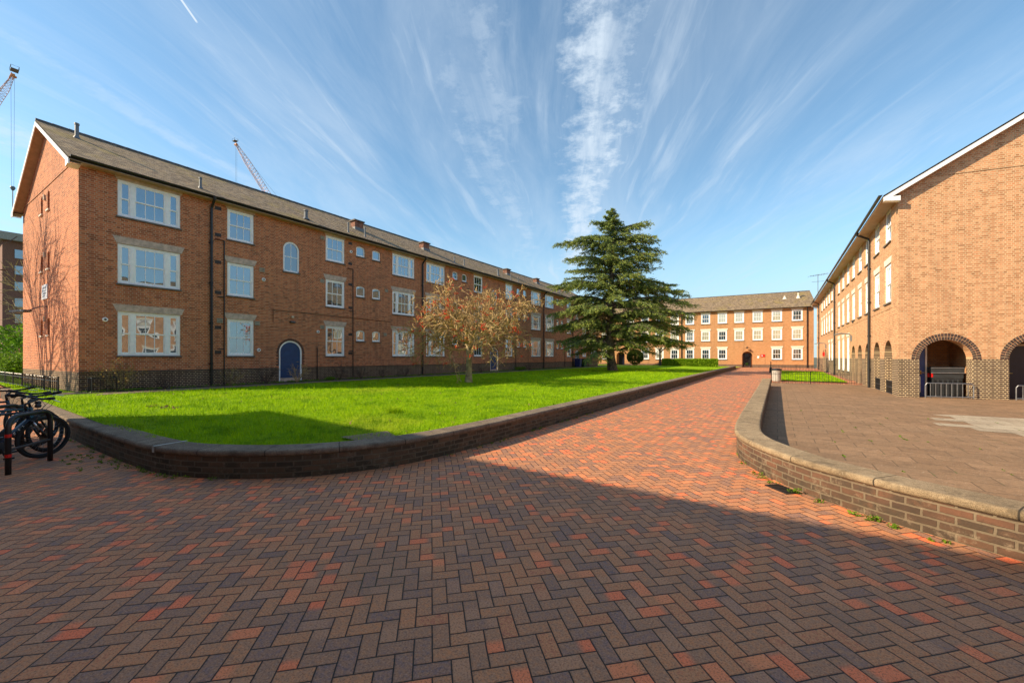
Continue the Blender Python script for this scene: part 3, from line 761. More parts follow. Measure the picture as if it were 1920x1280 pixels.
def roof_mesh(root, A0, A1, B0, B1, ze, zr, over, verge0, verge1, t=.07, ridge_mat=None):
    """A0-A1: eave line (front wall top), B0-B1: back wall line; ridge halfway"""
    off = Vector(root.location)
    A0, A1, B0, B1 = [Vector(p) for p in (A0, A1, B0, B1)]
    da = (A1-A0).normalized()
    R0, R1 = (A0+B0)/2, (A1+B1)/2
    o0 = (A0-R0).normalized(); o1 = (A1-R1).normalized()
    slope = (zr-ze)/(A0-R0).length
    def P(base, inn, along, z): return Vector((base.x, base.y, z))
    mb = MB(); bds = []; sf = MB(); rd = MB()
    for sgn, E0, E1 in ((1, A0, A1), (-1, B0, B1)):
        e0 = E0 + (o0*sgn)*over - da*verge0; e1 = E1 + (o1*sgn)*over + da*verge1
        r0 = R0 - da*verge0; r1 = R1 + da*verge1
        zl = ze - slope*over + .10; zt = zr+.10
        L = (e1-e0).length; H = math.hypot((R0-e0).length, zt-zl)
        q = [Vector((e0.x, e0.y, zl)), Vector((e1.x, e1.y, zl)), Vector((r1.x, r1.y, zt)), Vector((r0.x, r0.y, zt))]
        uv = [(0, 0), (L, 0), (L, H), (0, H)]
        # several strips so that the surface can sag a little
        dn = Vector((0, 0, -t))
        NS = 40
        rs = random.Random(3)
        sag = [(rs.random()-.5)*.02 for _ in range(NS+1)]; sag[0] = sag[-1] = 0
        for k in range(NS):
            a, b = k/NS, (k+1)/NS
            l0, l1, t0, t1 = q[0].lerp(q[1], a), q[0].lerp(q[1], b), q[3].lerp(q[2], a), q[3].lerp(q[2], b)
            t0 = t0+Vector((0, 0, sag[k])); t1 = t1+Vector((0, 0, sag[k+1]))
            mb.face([p-off for p in (l0, l1, t1, t0)], [(a*L, 0), (b*L, 0), (b*L, H), (a*L, H)])
        mb.face([p+dn-off for p in q][::-1], uv)
        for i, j in ((0, 1), (1, 2), (3, 0)):
            mb.face([q[i]-off, q[i]+dn-off, q[j]+dn-off, q[j]-off], [(0, 0)]*4)
        # soffit
        s_ = [Vector((E0.x, E0.y, zl-.09)), Vector((E1.x, E1.y, zl-.09)), Vector((e1.x, e1.y, zl-.09)), Vector((e0.x, e0.y, zl-.09))]
        s_[0] = s_[0]-Vector((da.x, da.y, 0))*verge0; s_[1] = s_[1]+Vector((da.x, da.y, 0))*verge1
        sf.face([p-off for p in s_])
        sf.face([s_[3]-off, s_[2]-off, q[1]+dn-off, q[0]+dn-off])
        # verge boards on both ends
        for (e, r, dd, vv) in ((e0, r0, -1, verge0), (e1, r1, 1, verge1)):
            if vv < .02: continue
            bd = MB(); bds.append(bd)
            a = Vector((e.x, e.y, zl)); b = Vector((r.x, r.y, zt)); n = Vector((da.x, da.y, 0))*dd*.012
            lo = Vector((0, 0, -.075)); lo2 = Vector((0, 0, -.24))
            f = [a+lo2*1.05, b+lo2, b+lo, a+lo]
            th = Vector((da.x, da.y, 0))*(-dd*.03)
            bd.face([p+n-off for p in f]); bd.face([p+n+th-off for p in f][::-1])
            bd.face([f[0]+n-off, f[0]+n+th-off, f[1]+n+th-off, f[1]+n-off][::-1])
            bd.face([f[0]+n-off, f[3]+n-off, f[3]+n+th-off, f[0]+n+th-off])
            # verge soffit
            w0 = a+lo2*.75; w1 = b+lo2*.75; back = Vector((da.x, da.y, 0))*(-dd*(vv+.0))
            sf.face([w0-off, w1-off, w1+back-off, w0+back-off])
            # box end at the eave
            o = (o0 if dd < 0 else o1)*sgn; o = Vector((o.x, o.y, 0)); c = a+lo*1.0
            bx = [c, c-o*(over+.02), c-o*(over+.02)+Vector((0, 0, -.20)), c+Vector((0, 0, -.14))]
            bd.face([p+n*1.3-off for p in bx]); bd.face([bx[3]+n*1.3-off, bx[2]+n*1.3-off, bx[2]+n*1.3+back-off, bx[3]+n*1.3+back-off])
    roof = mb.build('roof', M['tiles'], root)
    for bd in bds: bd.build('verge_board', M['white'], roof)
    sf.build('soffit', M['soffit'], roof)
    a = R0-da*verge0; b = R1+da*verge1
    k = 0; L = (b-a).length; nseg = int(L/.45)
    for i in range(nseg):
        p, q = a.lerp(b, i/nseg), a.lerp(b, (i+.97)/nseg)
        rd.tube([Vector((p.x, p.y, zr+.085))-off, Vector((q.x, q.y, zr+.085))-off], [.095, .088], 8)
    rd.build('ridge_tiles', M['ridge'], roof)
    return roof, slope
M['ridge'] = flat('ridge_tile', (.10, .095, .10), .8, var=.3)

# ---- left building
LP = (-20.46, 2.96); LLEN = 48.44
FL = Frame(LP, R(90)); FG = Frame(LP, R(2.7))       # long facade; its near gable (s runs negative away from the corner)
root = thing('brick_building', 'long three-storey red-brown brick block in shade on the left with blue arched doors', 'building', (*LP, 0))
S0 = LP[1]
T = [(1.70, 1.66), (4.41, 1.50), (6.93, 1.38)]
def dress(root, fr, items, floors, lints):
    """items: (kind, s, width)"""
    holes = []; wins = []
    for kind, s, w in items:
        for f, (z, h) in enumerate(floors):
            wins.append((kind, s, w, z, h, f)); holes.append(rect(s, s+w, z, z+h))
    return holes, wins
items = [('triple', 3.95, 1.87), ('sash', 7.49, 1.08), ('sash', 12.13, 1.13), ('triple', 16.62, 1.85), ('triple', 19.55, 1.86), ('sash', 24.78, 1.13), ('sash', 29.28, 1.13),
         ('triple', 33.76, 1.92), ('triple', 36.65, 1.92), ('sash', 41.83, 1.13), ('sash', 46.25, 1.13), ('triple', 48.95, 1.85)]
holes, wins = dress(root, FL, [(k, s-S0, w) for k, s, w in items], T, None)
smalls = [14.01, 15.11, 22.25, 23.33, 31.13, 32.28, 39.2, 40.25]
sm_z = [(2.58, .64), (5.19, .64), (7.56, .60)]
for s in smalls:
    for f, (z, h) in enumerate(sm_z):
        holes.append(arch_poly(s-S0, s-S0+.57, z, z+h-.12, .12, 8)); wins.append(('small', s-S0, .57, z, h, f))
for s in (9.90, 27.15, 44.2):
    holes.append(arch_poly(s-S0, s-S0+.80, 5.94, 7.08, .40, 12)); wins.append(('arch', s-S0, .80, 5.94, 1.54, 1))
doors = [(9.70, .40, 1.14, 2.07, 'bluedoor'), (27.0, .38, 1.16, 2.10, 'bluedoor'), (44.1, .42, 1.14, 2.07, 'lightdoor')]
for s, z, w, h, c in doors: holes.append(arch_poly(s-S0, s-S0+w, z, z+h-w/2, w/2, 14))
mb = MB(); off = Vector(root.location); LTOP = 8.62; LRISE = 2.62; GW = 9.4
wall_face(mb, FL, off, rect(0, LLEN, -.3, LTOP), holes)
gh = []
for s in (-4.36, -5.55):
    for z, h in ((7.70, .78), (5.27, .72), (2.55, .70)):
        gh.append(arch_poly(s-.19, s+.19, z, z+h-.19, .19, 8))
wall_face(mb, FG, off, [(-GW, -.3), (0, -.3), (0, LTOP), (-GW/2, LTOP+LRISE), (-GW, LTOP)], gh, depth=.16)
B0 = FG.w(-GW, 0, 0); FB = Frame((B0.x, B0.y), R(90)); B1 = FB.w(LLEN+.4, 0, 0); A1 = FL.w(LLEN, 0, 0)
def plain(mb, a, b, z0, z1, off, u0=0):
    L = (Vector((b[0], b[1]))-Vector((a[0], a[1]))).length
    mb.face([Vector((a[0], a[1], z0))-off, Vector((b[0], b[1], z0))-off, Vector((b[0], b[1], z1))-off, Vector((a[0], a[1], z1))-off], [(u0, z0), (u0+L, z0), (u0+L, z1), (u0, z1)])
plain(mb, B1, B0, -.3, LTOP, off); plain(mb, A1, B1, -.3, LTOP, off)
mid = (A1+B1)/2; mb.face([Vector((A1.x, A1.y, LTOP))-off, Vector((B1.x, B1.y, LTOP))-off, Vector((mid.x, mid.y, LTOP+LRISE))-off], [(0, LTOP), (GW, LTOP), (GW/2, LTOP+LRISE)])
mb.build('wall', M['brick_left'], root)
roof, slope = roof_mesh(root, (LP[0], LP[1]), (A1.x, A1.y), (B0.x, B0.y), (B1.x, B1.y), LTOP, LTOP+LRISE, .36, .30, .25)
for kind, s, w, z, h, f in wins:
    lint = None if kind in ('small', 'arch') else 'stone'
    gl = 'glass'
    q_ = rnd.random()
    if kind != 'small': gl = 'glass' if q_ < .66 else ('glassnet' if q_ < .80 else ('glassroom' if q_ < .95 else 'glassfar'))
    wi = add_window(root, FL, s, z, w, h, kind, lint, gl, .12 if kind == 'small' else .40)
for s, z, w, h, c in doors: arched_door(root, FL, s-S0, z, w, h, c)
# gable slot windows: dark louvred backs and small sills
for h in gh:
    x0 = min(p[0] for p in h); x1 = max(p[0] for p in h); z0 = min(p[1] for p in h)
    m_ = MB(); m_.face([FG.w(p[0], .155, p[1])-off for p in h], None)
    wdw = m_.build('slot_window', M['archbrick'], root)
    m_ = MB(); T_ = Matrix.Translation(FG.w(x0, 0, z0)-off) @ Matrix.Rotation(FG.ang, 4, 'Z'); m_.box((-.03, -.06, -.06), (x1-x0+.03, .1, .0), 0, T_)
    m_.build('sill', M['white_stone'], wdw)
gutter_and_pipes(root, FL, -.25, LLEN+.2, LTOP-.06, .36, [6.87-S0, 19.15-S0, 36.2-S0, 43.3-S0, 47.9-S0], .42)
# projecting brick string course and plinth cap
mb = MB()
def ledge(fr, s0, s1, z0, z1, pr, skips=()):
    segs = []; a = s0
    for k0, k1 in sorted(skips): segs.append((a, k0)); a = k1
    segs.append((a, s1))
    for a, b in segs:
        P = [fr.w(a, -pr, z0), fr.w(b, -pr, z0), fr.w(b, -pr, z1), fr.w(a, -pr, z1), fr.w(a, .01, z1), fr.w(b, .01, z1), fr.w(a, .01, z0), fr.w(b, .01, z0)]; P = [p-off for p in P]
        mb.face([P[0], P[1], P[2], P[3]], [(a, z0), (b, z0), (b, z1), (a, z1)]); mb.face([P[3], P[2], P[5], P[4]], [(a, 0), (b, 0), (b, .02), (a, .02)])
        mb.face([P[6], P[7], P[1], P[0]], [(a, 0), (b, 0), (b, .02), (a, .02)]); mb.face([P[0], P[3], P[4], P[6]]); mb.face([P[1], P[7], P[5], P[2]])
ledge(FL, .02, LLEN-.02, 3.995, 4.06, .012)
mb.build('string_course', M['brick_left'], root)
mb = MB(); ledge(FG, -GW+.27, -.27, 8.68, 8.74, .02, ()); mb.build('string_course', M['brick_left'], root)
mb = MB(); ledge(FL, .0, LLEN, 1.075, 1.12, .022, [(s-S0-.06, s-S0+w+.06) for s, z, w, h, c in doors]); mb.build('plinth_cap', M['archbrick'], root)
# the many small fittings on the facade
def disc(fr, s, z, r, mat, nm, off=off, root=root, pr=.05):
    mb = MB(); mb.tube([fr.w(s, .0, z)-off, fr.w(s, -pr, z)-off], [r, r*.85], 14); mb.tube([fr.w(s, -pr+.004, z)-off, fr.w(s, -pr-.006, z)-off], r*.45, 10, 1)
    return mb.build(nm, [mat, M['blackm']], root)
def plate(fr, s, z, w, h, mat, nm, pr=.03, root=root, off=off, slats=0, mat2=None):
    mb = MB(); T_ = Matrix.Translation(fr.w(s, 0, z)-off) @ Matrix.Rotation(fr.ang, 4, 'Z')
    mb.box((-w/2, -pr, -h/2), (w/2, 0, h/2), 0, T_)
    for k in range(slats):
        zz = -h/2+h*(k+.5)/slats; mb.box((-w/2+.02, -pr-.006, zz-h/slats*.2), (w/2-.02, -pr+.001, zz+h/slats*.2), 1, T_)
    return mb.build(nm, [mat, mat2 or M['sill']], root)
for s, z in ((3.62, 3.02), (8.78, 1.98), (8.99, 5.36), (13.66, 7.73), (11.69, 3.0)): disc(FL, s-S0, z, .085, M['white'], 'extractor_vent')
for s, z in ((8.71, 3.24), (8.92, 5.81), (11.94, 8.11), (11.93, 5.76), (11.93, 3.27), (16.17, 8.46), (16.15, 5.83), (16.05, 3.06), (7.2, 3.25), (33.25, 3.1), (33.25, 5.8)): plate(FL, s-S0, z, .22, .2, M['beige'], 'air_vent', slats=3)
for s in (7.14, 13.62, 24.1, 30.9): 
    for z in (8.2, 7.03, 5.83, 4.49, 2.95, 1.86):
        if s > 20 and z > 8: continue
        plate(FL, s-S0, z, .24, .15, M['archbrick'], 'air_brick', pr=.006, slats=3, mat2=M['black'])
for s, z0, z1 in ((7.36, .44, 6.81), (13.77, .55, 6.73), (11.63, .45, 2.15), (30.9, .45, 3.0), (41.2, .45, 3.4)):
    mb = MB(); p = FL.w(s-S0, -.045, 0); mb.tube([Vector((p.x, p.y, z0))-off, Vector((p.x, p.y, z1))-off], .024, 6)
    if z1 > 4:
        a = FL.w(s-S0-.35, -.045, z1)-off; mb.tube([Vector((p.x, p.y, z1))-off, a], .02, 6)
        for zz in (4.3, 2.0): mb.tube([Vector((p.x, p.y, zz))-off, FL.w(s-S0-.25, -.02, zz)-off], .022, 6)
    mb.build('waste_pipe', M['black'], root)
mb = MB(); pts = [FL.w(9.42-S0, -.012, 3.35)-off, FL.w(9.42-S0, -.012, 3.95)-off, FL.w(12.0-S0, -.012, 3.93)-off, FL.w(16.5-S0, -.012, 3.88)-off]; mb.tube(pts, .012, 4); mb.build('cable', M['black'], root)
mb = MB(); T_ = Matrix.Translation(FL.w(10.34-S0, 0, 3.68)-off) @ Matrix.Rotation(FL.ang, 4, 'Z'); mb.box((-.05, -.09, -.05), (.05, 0, .05), 0, T_); mb.build('floodlight', M['cream'], root)
mb = MB(); T_ = Matrix.Translation(FL.w(10.34-S0, 0, 3.42)-off) @ Matrix.Rotation(FL.ang, 4, 'Z'); mb.box((-.13, -.08, -.045), (.13, 0, .045), 0, T_); mb.tube([T_ @ Vector((-.1, -.085, 0)), T_ @ Vector((.1, -.085, 0))], .035, 8, 1); mb.build('door_lamp', [M['black'], M['lead']], root)
for z in (8.3, 5.9, 3.22): plate(FG, -4.92, z, .10, .22, M['cream'], 'air_vent', pr=.06)
sg = plate(FG, -4.93, 4.36, .92, .60, M['white'], 'sign_panel', pr=.03)
mb = MB()
for k, (a, b) in enumerate(((-.3, .3), (-.34, .22), (-.2, .34), (-.34, .1))):
    T_ = Matrix.Translation(FG.w(-4.93, -.032, 4.53-k*.115)-off) @ Matrix.Rotation(FG.ang, 4, 'Z'); mb.box((a, -.001, -.018), (b, .0, .018), 0, T_)
mb.build('print', M['lead'], sg)
mb = MB(); a = FG.w(-4.7, 0, 3.75)-off; b = FG.w(-4.7, -.18, 3.72)-off; mb.tube([a, b, FG.w(-4.85, -.45, 3.55)-off], .022, 6)
T_ = Matrix.Translation(FG.w(-5.35, -.6, 3.52)-off) @ Matrix.Rotation(FG.ang+.25, 4, 'Z'); mb.box((-.5, -.12, -.03), (.5, .12, .05), 0, T_); mb.box((-.44, -.10, -.045), (.44, .10, -.028), 0, T_)
mb.build('wall_lamp', M['lead'], root)
# vents and stub chimneys on the roof slope
def on_slope(X): return LTOP + slope*(-X-20.46)*1.0 + .10
def roof_vent(x, y, h, r, mat='lead'):
    mb = MB(); z = on_slope(x); mb.tube([(x-LP[0], y-LP[1], z-.08), (x-LP[0], y-LP[1], z+h)], r, 8)
    mb.tube([(x-LP[0], y-LP[1], z+h-.02), (x-LP[0], y-LP[1], z+h+.05)], r*1.25, 8); mb.tube([(x-LP[0], y-LP[1], z-.05), (x-LP[0], y-LP[1], z+.07)], [r*2.1, r*1.15], 8)
    mb.build('roof_vent', M[mat], root)
for x, y, h, r in ((-23.98, 3.42, .55, .065), (-21.15, 6.72, .42, .055), (-21.2, 11.44, .42, .10), (-20.96, 13.82, .5, .045), (-21.1, 15.05, .5, .045), (-20.9, 22.95, .45, .05), (-21.25, 24.5, .4, .05), (-21.1, 29.0, .5, .09), (-20.8, 30.6, .5, .04), (-20.8, 31.9, .45, .04), (-21.0, 41.0, .45, .05)):
    roof_vent(x, y, h, r)
for x, y in ((-22.75, 15.62), (-22.8, 21.56), (-23.0, 33.1), (-23.1, 39.2), (-22.9, 46.0)):
    z = on_slope(x); mb = MB()
    mb.box((x-LP[0]-.24, y-LP[1]-.30, z-.35), (x-LP[0]+.24, y-LP[1]+.30, z+.42), 0); mb.box((x-LP[0]-.32, y-LP[1]-.38, z+.42), (x-LP[0]+.32, y-LP[1]+.38, z+.50), 1)
    mb.box((x-LP[0]-.26, y-LP[1]-.34, z-.35), (x-LP[0]+.30, y-LP[1]+.34, z+.02), 2)
    for i, f in enumerate(mb.f): pass
    ch = mb.build('chimney', [M['chimbrick'] if 'chimbrick' in M else M.setdefault('chimbrick', flat('chimney_brick', (.22, .10, .065), .9, var=.35, scale=9)), M['sill'], M['lead']], roof)

# ---- right building (facade along Y, gable towards the camera)
RP = (4.04, 21.9); RTOP = 8.36
FR = Frame(RP, R(-90)); FQ = Frame(RP, R(90-76.1))
root = thing('brick_building', 'sunlit orange brick block on the right with big dark-brick arches in its gable end', 'building', (*RP, 0)); off = Vector(root.location)
RLEN = 39.8; GQ = 9.6; RR = 5.4*.545
def YS(Y): return RP[1]-Y
holes = []; wins = []; deep = {}
for Y in (23.12, 25.45, 27.98, 30.25, 32.67, 35.02, 37.45, 39.85, 44.7, 47.05, 49.4, 51.8, 54.3, 59.2):
    for z, h in ((4.02, 1.70), (6.66, 1.52)):
        holes.append(rect(YS(Y+1.2), YS(Y), z, z+h)); wins.append(('sashthick', YS(Y+1.2), 1.2, z, h, 1))
for Y in (35.02, 37.45, 39.85): holes.append(rect(YS(Y+1.2), YS(Y), .66, 3.05)); wins.append(('sashthick', YS(Y+1.2), 1.2, .66, 2.39, 0))
for Y in (44.7, 47.05, 59.2): holes.append(rect(YS(Y+1.2), YS(Y), 1.35, 3.0)); wins.append(('sashthick', YS(Y+1.2), 1.2, 1.35, 1.65, 0))
arch_s = []
for Y in (22.92, 25.32, 27.72, 30.12, 32.52): deep[len(holes)] = .42; arch_s.append((YS(Y+1.5), YS(Y))); holes.append(arch_poly(YS(Y+1.5), YS(Y), -.2, 1.62, .76, 14))
for Y in (50.4, 52.3): deep[len(holes)] = .42; arch_s.append((YS(Y+1.1), YS(Y))); holes.append(arch_poly(YS(Y+1.1), YS(Y), -.2, 1.9, .55, 12))
mb = MB()
wall_face(mb, FR, off, rect(-RLEN, 0, -.3, RTOP), holes, deep=deep, dm=1)
for s0, s1 in arch_s:          # backs of the blind arches
    mb.face([FR.w(s0-.05, .42, -.3)-off, FR.w(s1+.05, .42, -.3)-off, FR.w(s1+.05, .42, 2.6)-off, FR.w(s0-.05, .42, 2.6)-off], [(s0, -.3), (s1, -.3), (s1, 2.6), (s0, 2.6)], 1)
qh = [arch_poly(.66, 2.24, -.2, 1.56, .76, 18), arch_poly(3.26, 4.84, -.2, 1.56, .76, 18)]
wall_face(mb, FQ, off, [(0, -.3), (GQ, -.3), (GQ, RTOP), (GQ/2, RTOP+RR), (0, RTOP)], qh, depth=.34)
Q0 = FQ.w(GQ, 0, 0); E1 = FR.w(-RLEN, 0, 0); QB = Vector((Q0.x+.2, E1.y+2.4, 0))
plain(mb, Q0, QB, -.3, RTOP, off); plain(mb, QB, E1, -.3, RTOP, off)
mid = (QB+E1)/2; mb.face([Vector((QB.x, QB.y, RTOP))-off, Vector((E1.x, E1.y, RTOP))-off, Vector((mid.x, mid.y, RTOP+RR-.55))-off])
M['brick_dark'] = brick_mat('dark_arch_brick', PLIN, (.70, .54, .33), None, None, 0, grime=.15)
mb.build('wall', [M['brick_right'], M['brick_dark']], root)
# lobby behind the gable arches
mb = MB()
def inner(a, b, z0, z1, u=0): plain(mb, a, b, z0, z1, off, u)
D = 1.75
for s0, s1 in ((.36, 2.50), (2.90, 5.3)):
    a, b, c, d = FQ.w(s0, .34, 0), FQ.w(s0+(.42 if s0 < 1 else 0), D, 0), FQ.w(s1, D, 0), FQ.w(s1, .34, 0)
    inner(a, b, -.05, 2.6); inner(b, c, -.05, 2.6, 1.0); inner(c, d, -.05, 2.6, 3.0)
    mb.face([Vector((p.x, p.y, 2.6))-off for p in (a, b, c, d)], [(0, 2), (1, 2), (1, 3), (0, 3)])
    for q0, q1 in ((s0, s0+.3), (s1-.26, s1)):
        mb.face([FQ.w(q0, .342, -.05)-off, FQ.w(q0, .342, 2.6)-off, FQ.w(q1, .342, 2.6)-off, FQ.w(q1, .342, -.05)-off], [(0, 2), (0, 3), (1, 3), (1, 2)])
M['brick_in'] = brick_mat('brick_lobby', [(.5, .22, .08), (.66, .30, .12), (.78, .38, .16), (.6, .27, .1)], (.40, .28, .17), None, None, 0, grime=.3)  # right block's brick with colours lifted to stand in for missing light inside
mb.build('lobby', M['brick_in'], root)
mb = MB()
mb.face([FQ.w(.40, .0, .0)-off, FQ.w(5.3, 0, .0)-off, FQ.w(5.3, D, .02)-off, FQ.w(.78, D, .02)-off]); mb.build('lobby_floor', M['concrete'], root)
# rear edge of the block is skewed, so build the roof on average lines
roof, slopeR = roof_mesh(root, (E1.x, E1.y), (RP[0], RP[1]), (QB.x, QB.y), (Q0.x, Q0.y), RTOP, RTOP+RR, .52, .2, .26)
for kind, s, w, z, h, f in wins: add_window(root, FR, s, z, w, h, kind, 'white' if z < 6.5 else None, 'glass' if rnd.random() < .6 else 'glassfar')
for k, (s0, s1, z0, sp) in enumerate(((.66, 2.24, 0, 1.56), (3.26, 4.84, 0, 1.56))): voussoirs(root, FQ, s0, s1, z0, sp, .76, 'PLAIN', wd=.12, rings=2)
gutter_and_pipes(root, FR, -RLEN-.1, .22, RTOP-.13, .52, [YS(27.5), YS(42.6), YS(57.8)], .05)
# black grilles at the foot of the first two side arches
for s0, s1 in arch_s[:2]:
    mb = MB(); 
    for k in range(9):
        s = s0+.1+(s1-s0-.2)*k/8; mb.tube([FR.w(s, .06, .02)-off, FR.w(s, .06, .62)-off], .014, 5)
    for z in (.06, .33, .6): mb.tube([FR.w(s0+.06, .06, z)-off, FR.w(s1-.06, .06, z)-off], .018, 5)
    mb.build('grille', M['black'], root)
# swan-arm wall lamps, red box, alarm
for Y, z in ((33.9, 3.15), (50.2, 3.0)):
    mb = MB(); s = YS(Y); mb.tube([FR.w(s, 0, z-.15)-off, FR.w(s, -.15, z+.02)-off, FR.w(s, -.55, z+.06)-off, FR.w(s, -.95, z-.02)-off], [.03, .03, .045, .03], 8)
    T_ = Matrix.Translation(FR.w(s, -.02, z-.3)-off) @ Matrix.Rotation(FR.ang, 4, 'Z'); mb.box((-.07, -.06, -.15), (.07, .02, .15), 0, T_)
    mb.build('wall_lamp', M['lead'], root)
plate(FR, YS(52.0), 1.95, .34, .42, M['red'], 'alarm_box', pr=.16, root=root, off=off)
plate(FR, YS(41.5), 3.55, .22, .3, M['archbrick'], 'air_brick', pr=.01, root=root, off=off, slats=3, mat2=M['black'])
plate(FR, YS(33.3), 3.9, .14, .14, M['blackm'], 'vent', pr=.05, root=root, off=off)
mb = MB(); ledge(FR, -RLEN, -.9, 3.74, 3.81, .014); mb.build('string_course', M['brick_right'], root)
mb = MB(); ledge(FQ, .86, GQ-.86, 8.76, 8.83, .02); mb.build('string_course', M['brick_right'], root)
# aerial at the far end of the ridge
mb = MB(); p = Vector((3.75, 58.0, 0)); q = lambda x, y, z: Vector((x, y, z))-off
mb.tube([q(3.9, 58, 8.3), q(3.9, 58, 11.3)], .03, 5); mb.tube([q(3.2, 57.7, 11.1), q(4.9, 58.4, 11.35)], .02, 5)
for k in range(7): x = 3.25+.25*k; mb.tube([q(x, 57.2+.1*k, 11.1+.035*k), q(x-.3, 58.3+.1*k, 11.1+.035*k)], .014, 4)
mb.tube([q(3.3, 57.7, 10.4), q(4.5, 58.3, 10.5)], .016, 4)
mb.build('aerial', M['lead'], root)
# doors inside the gable arches
def lobby_door(s0, s1, inn, z1, colour, fcol='cream', rz=0):
    o = MB(); T_ = Matrix.Translation(FQ.w(s0, inn, .02)-off) @ Matrix.Rotation(FQ.ang+rz, 4, 'Z'); w = s1-s0
    o.box((.06, .0, 0), (w-.06, .05, z1), 0, T_); d = o.build('door', M[colour], root)
    o = MB(); o.box((0, -.02, 0), (.06, .06, z1+.07), 0, T_); o.box((w-.06, -.02, 0), (w, .06, z1+.07), 0, T_); o.box((.06, -.02, z1), (w-.06, .06, z1+.07), 0, T_); o.build('door_frame', M[fcol], d)
    o = MB(); o.tube([T_ @ Vector((.16, 0, 1.0)), T_ @ Vector((.16, -.06, 1.0)), T_ @ Vector((.28, -.06, 1.0))], .014, 6); o.tube([T_ @ Vector((.16, -.005, .93)), T_ @ Vector((.16, -.005, 1.08))], .03, 8); o.build('handle', M['brass'], d)
lobby_door(.74, 1.12, .42, 1.98, 'bluedoor2', rz=.15)
lobby_door(3.42, 4.9, .62, 2.05, 'navy')

# ---- far building
FP = (2.173, 64.56); FF = Frame(FP, R(5.5))
root = thing('brick_building', 'bright orange brick block closing the far end of the courtyard behind the cedar', 'building', (*FP, 0)); off = Vector(root.location)
FTOP = 8.33; holes = []; wins = []; deep = {}
top = [(-.60, 1.17), (-2.86, 1.17), (-5.08, 1.17), (-7.28, 1.17), (-9.38, 1.17), (-11.53, 1.17), (-13.65, 1.17), (-15.75, 1.17), (-17.9, 1.17), (-20.05, 1.17), (-22.3, 1.17), (-26.3, 1.17), (-28.5, 1.17)]
for s, w in top:
    for z, h in ((6.47, 1.47), (3.96, 1.50)): holes.append(rect(s, s+w, z, z+h)); wins.append((s, w, z, h))
for s in (-.60, -2.86, -9.38, -11.53, -13.65, -15.75, -17.9, -20.05, -26.3, -28.5): holes.append(rect(s, s+1.17, 1.31, 2.85)); wins.append((s, 1.17, 1.31, 1.54))
deep[len(holes)] = .75; holes.append(arch_poly(-6.34, -5.10, -.1, 1.85, .6, 14))
deep[len(holes)] = .75; holes.append(arch_poly(-23.9, -22.6, -.1, 1.85, .65, 14))
mb = MB(); wall_face(mb, FF, off, rect(-40, 1.76, -.3, FTOP), holes, deep=deep, depth=.08)
a, b = FF.w(1.76, 0, 0), FF.w(1.76, 9.4, 0); c, d = FF.w(-40, 0, 0), FF.w(-40, 9.4, 0)
plain(mb, a, b, -.3, FTOP, off); plain(mb, b, d, -.3, FTOP, off); plain(mb, d, c, -.3, FTOP, off)
for p, q in ((a, b), (c, d)):
    m_ = (p+q)/2; mb.face([Vector((p.x, p.y, FTOP))-off, Vector((q.x, q.y, FTOP))-off, Vector((m_.x, m_.y, FTOP+2.6))-off], [(0, FTOP), (9.4, FTOP), (4.7, FTOP+2.6)])
for s0, s1 in ((-6.4, -5.04), (-23.96, -22.54)):
    mb.face([FF.w(s0, .75, -.3)-off, FF.w(s1, .75, -.3)-off, FF.w(s1, .75, 2.6)-off, FF.w(s0, .75, 2.6)-off], [(s0, 1), (s1, 1), (s1, 3), (s0, 3)])
mb.build('wall', M['brick_far'], root)
roof, slopeF = roof_mesh(root, (c.x, c.y), (a.x, a.y), (d.x, d.y), (b.x, b.y), FTOP, FTOP+2.55, .35, .3, .3)
for s, w, z, h in wins: add_window(root, FF, s, z, w, h, 'sashthick', 'white', rnd.choice(('glassfar', 'glassfar', 'glassnet', 'glass', 'glassroom')), face=-.03)
gutter_and_pipes(root, FF, -40, 1.9, FTOP-.06, .35, [1.05, -14.2, -24.6], .2)
mb = MB(); T_ = Matrix.Translation(FF.w(-6.17, .7, .15)-off) @ Matrix.Rotation(FF.ang, 4, 'Z')
mb.box((.1, -.02, 0), (.85, .03, 1.95), 0, T_); d_ = mb.build('door', M['glassdark'], root)
mb = MB(); mb.box((.0, -.05, 0), (.1, .04, 2.05), 0, T_); mb.box((.85, -.05, 0), (.95, .04, 2.05), 0, T_); mb.box((.1, -.05, 1.95), (.85, .04, 2.05), 0, T_); mb.box((.1, -.05, .85), (.85, -.015, .95), 0, T_); mb.build('door_frame', M['black'], d_)
mb = MB(); mb.box((.15, -.02, 0), (1.0, .03, 2.1), 0, Matrix.Translation(FF.w(-23.8, .7, .15)-off) @ Matrix.Rotation(FF.ang, 4, 'Z')); mb.build('door', M['navy'], root)
mb = MB(); T_ = Matrix.Translation(FF.w(-5.75, 0, 2.95)-off) @ Matrix.Rotation(FF.ang, 4, 'Z'); mb.tube([T_ @ Vector((0, 0, .2)), T_ @ Vector((0, -.25, .22)), T_ @ Vector((0, -.38, .1))], .025, 6); mb.loft([(.02, .1), (.22, -.08), (.2, -.1), (0.001, -.1)], 12, 0, tuple(T_ @ Vector((0, -.38, 0)))); mb.build('door_lamp', M['black'], root)
sg = plate(FF, -3.88, 1.85, .50, .34, M['red'], 'red_sign', pr=.04, root=root, off=off)
mb = MB(); T_ = Matrix.Translation(FF.w(-3.92, -.043, 1.86)-off) @ Matrix.Rotation(FF.ang, 4, 'Z'); mb.face([T_ @ Vector(p) for p in ((-.12, 0, -.09), (.06, 0, -.06), (-.06, 0, .10))]); mb.build('emblem', M['white'], sg)
plate(FF, -4.42, 1.65, .22, .3, M['white'], 'notice', pr=.03, root=root, off=off)
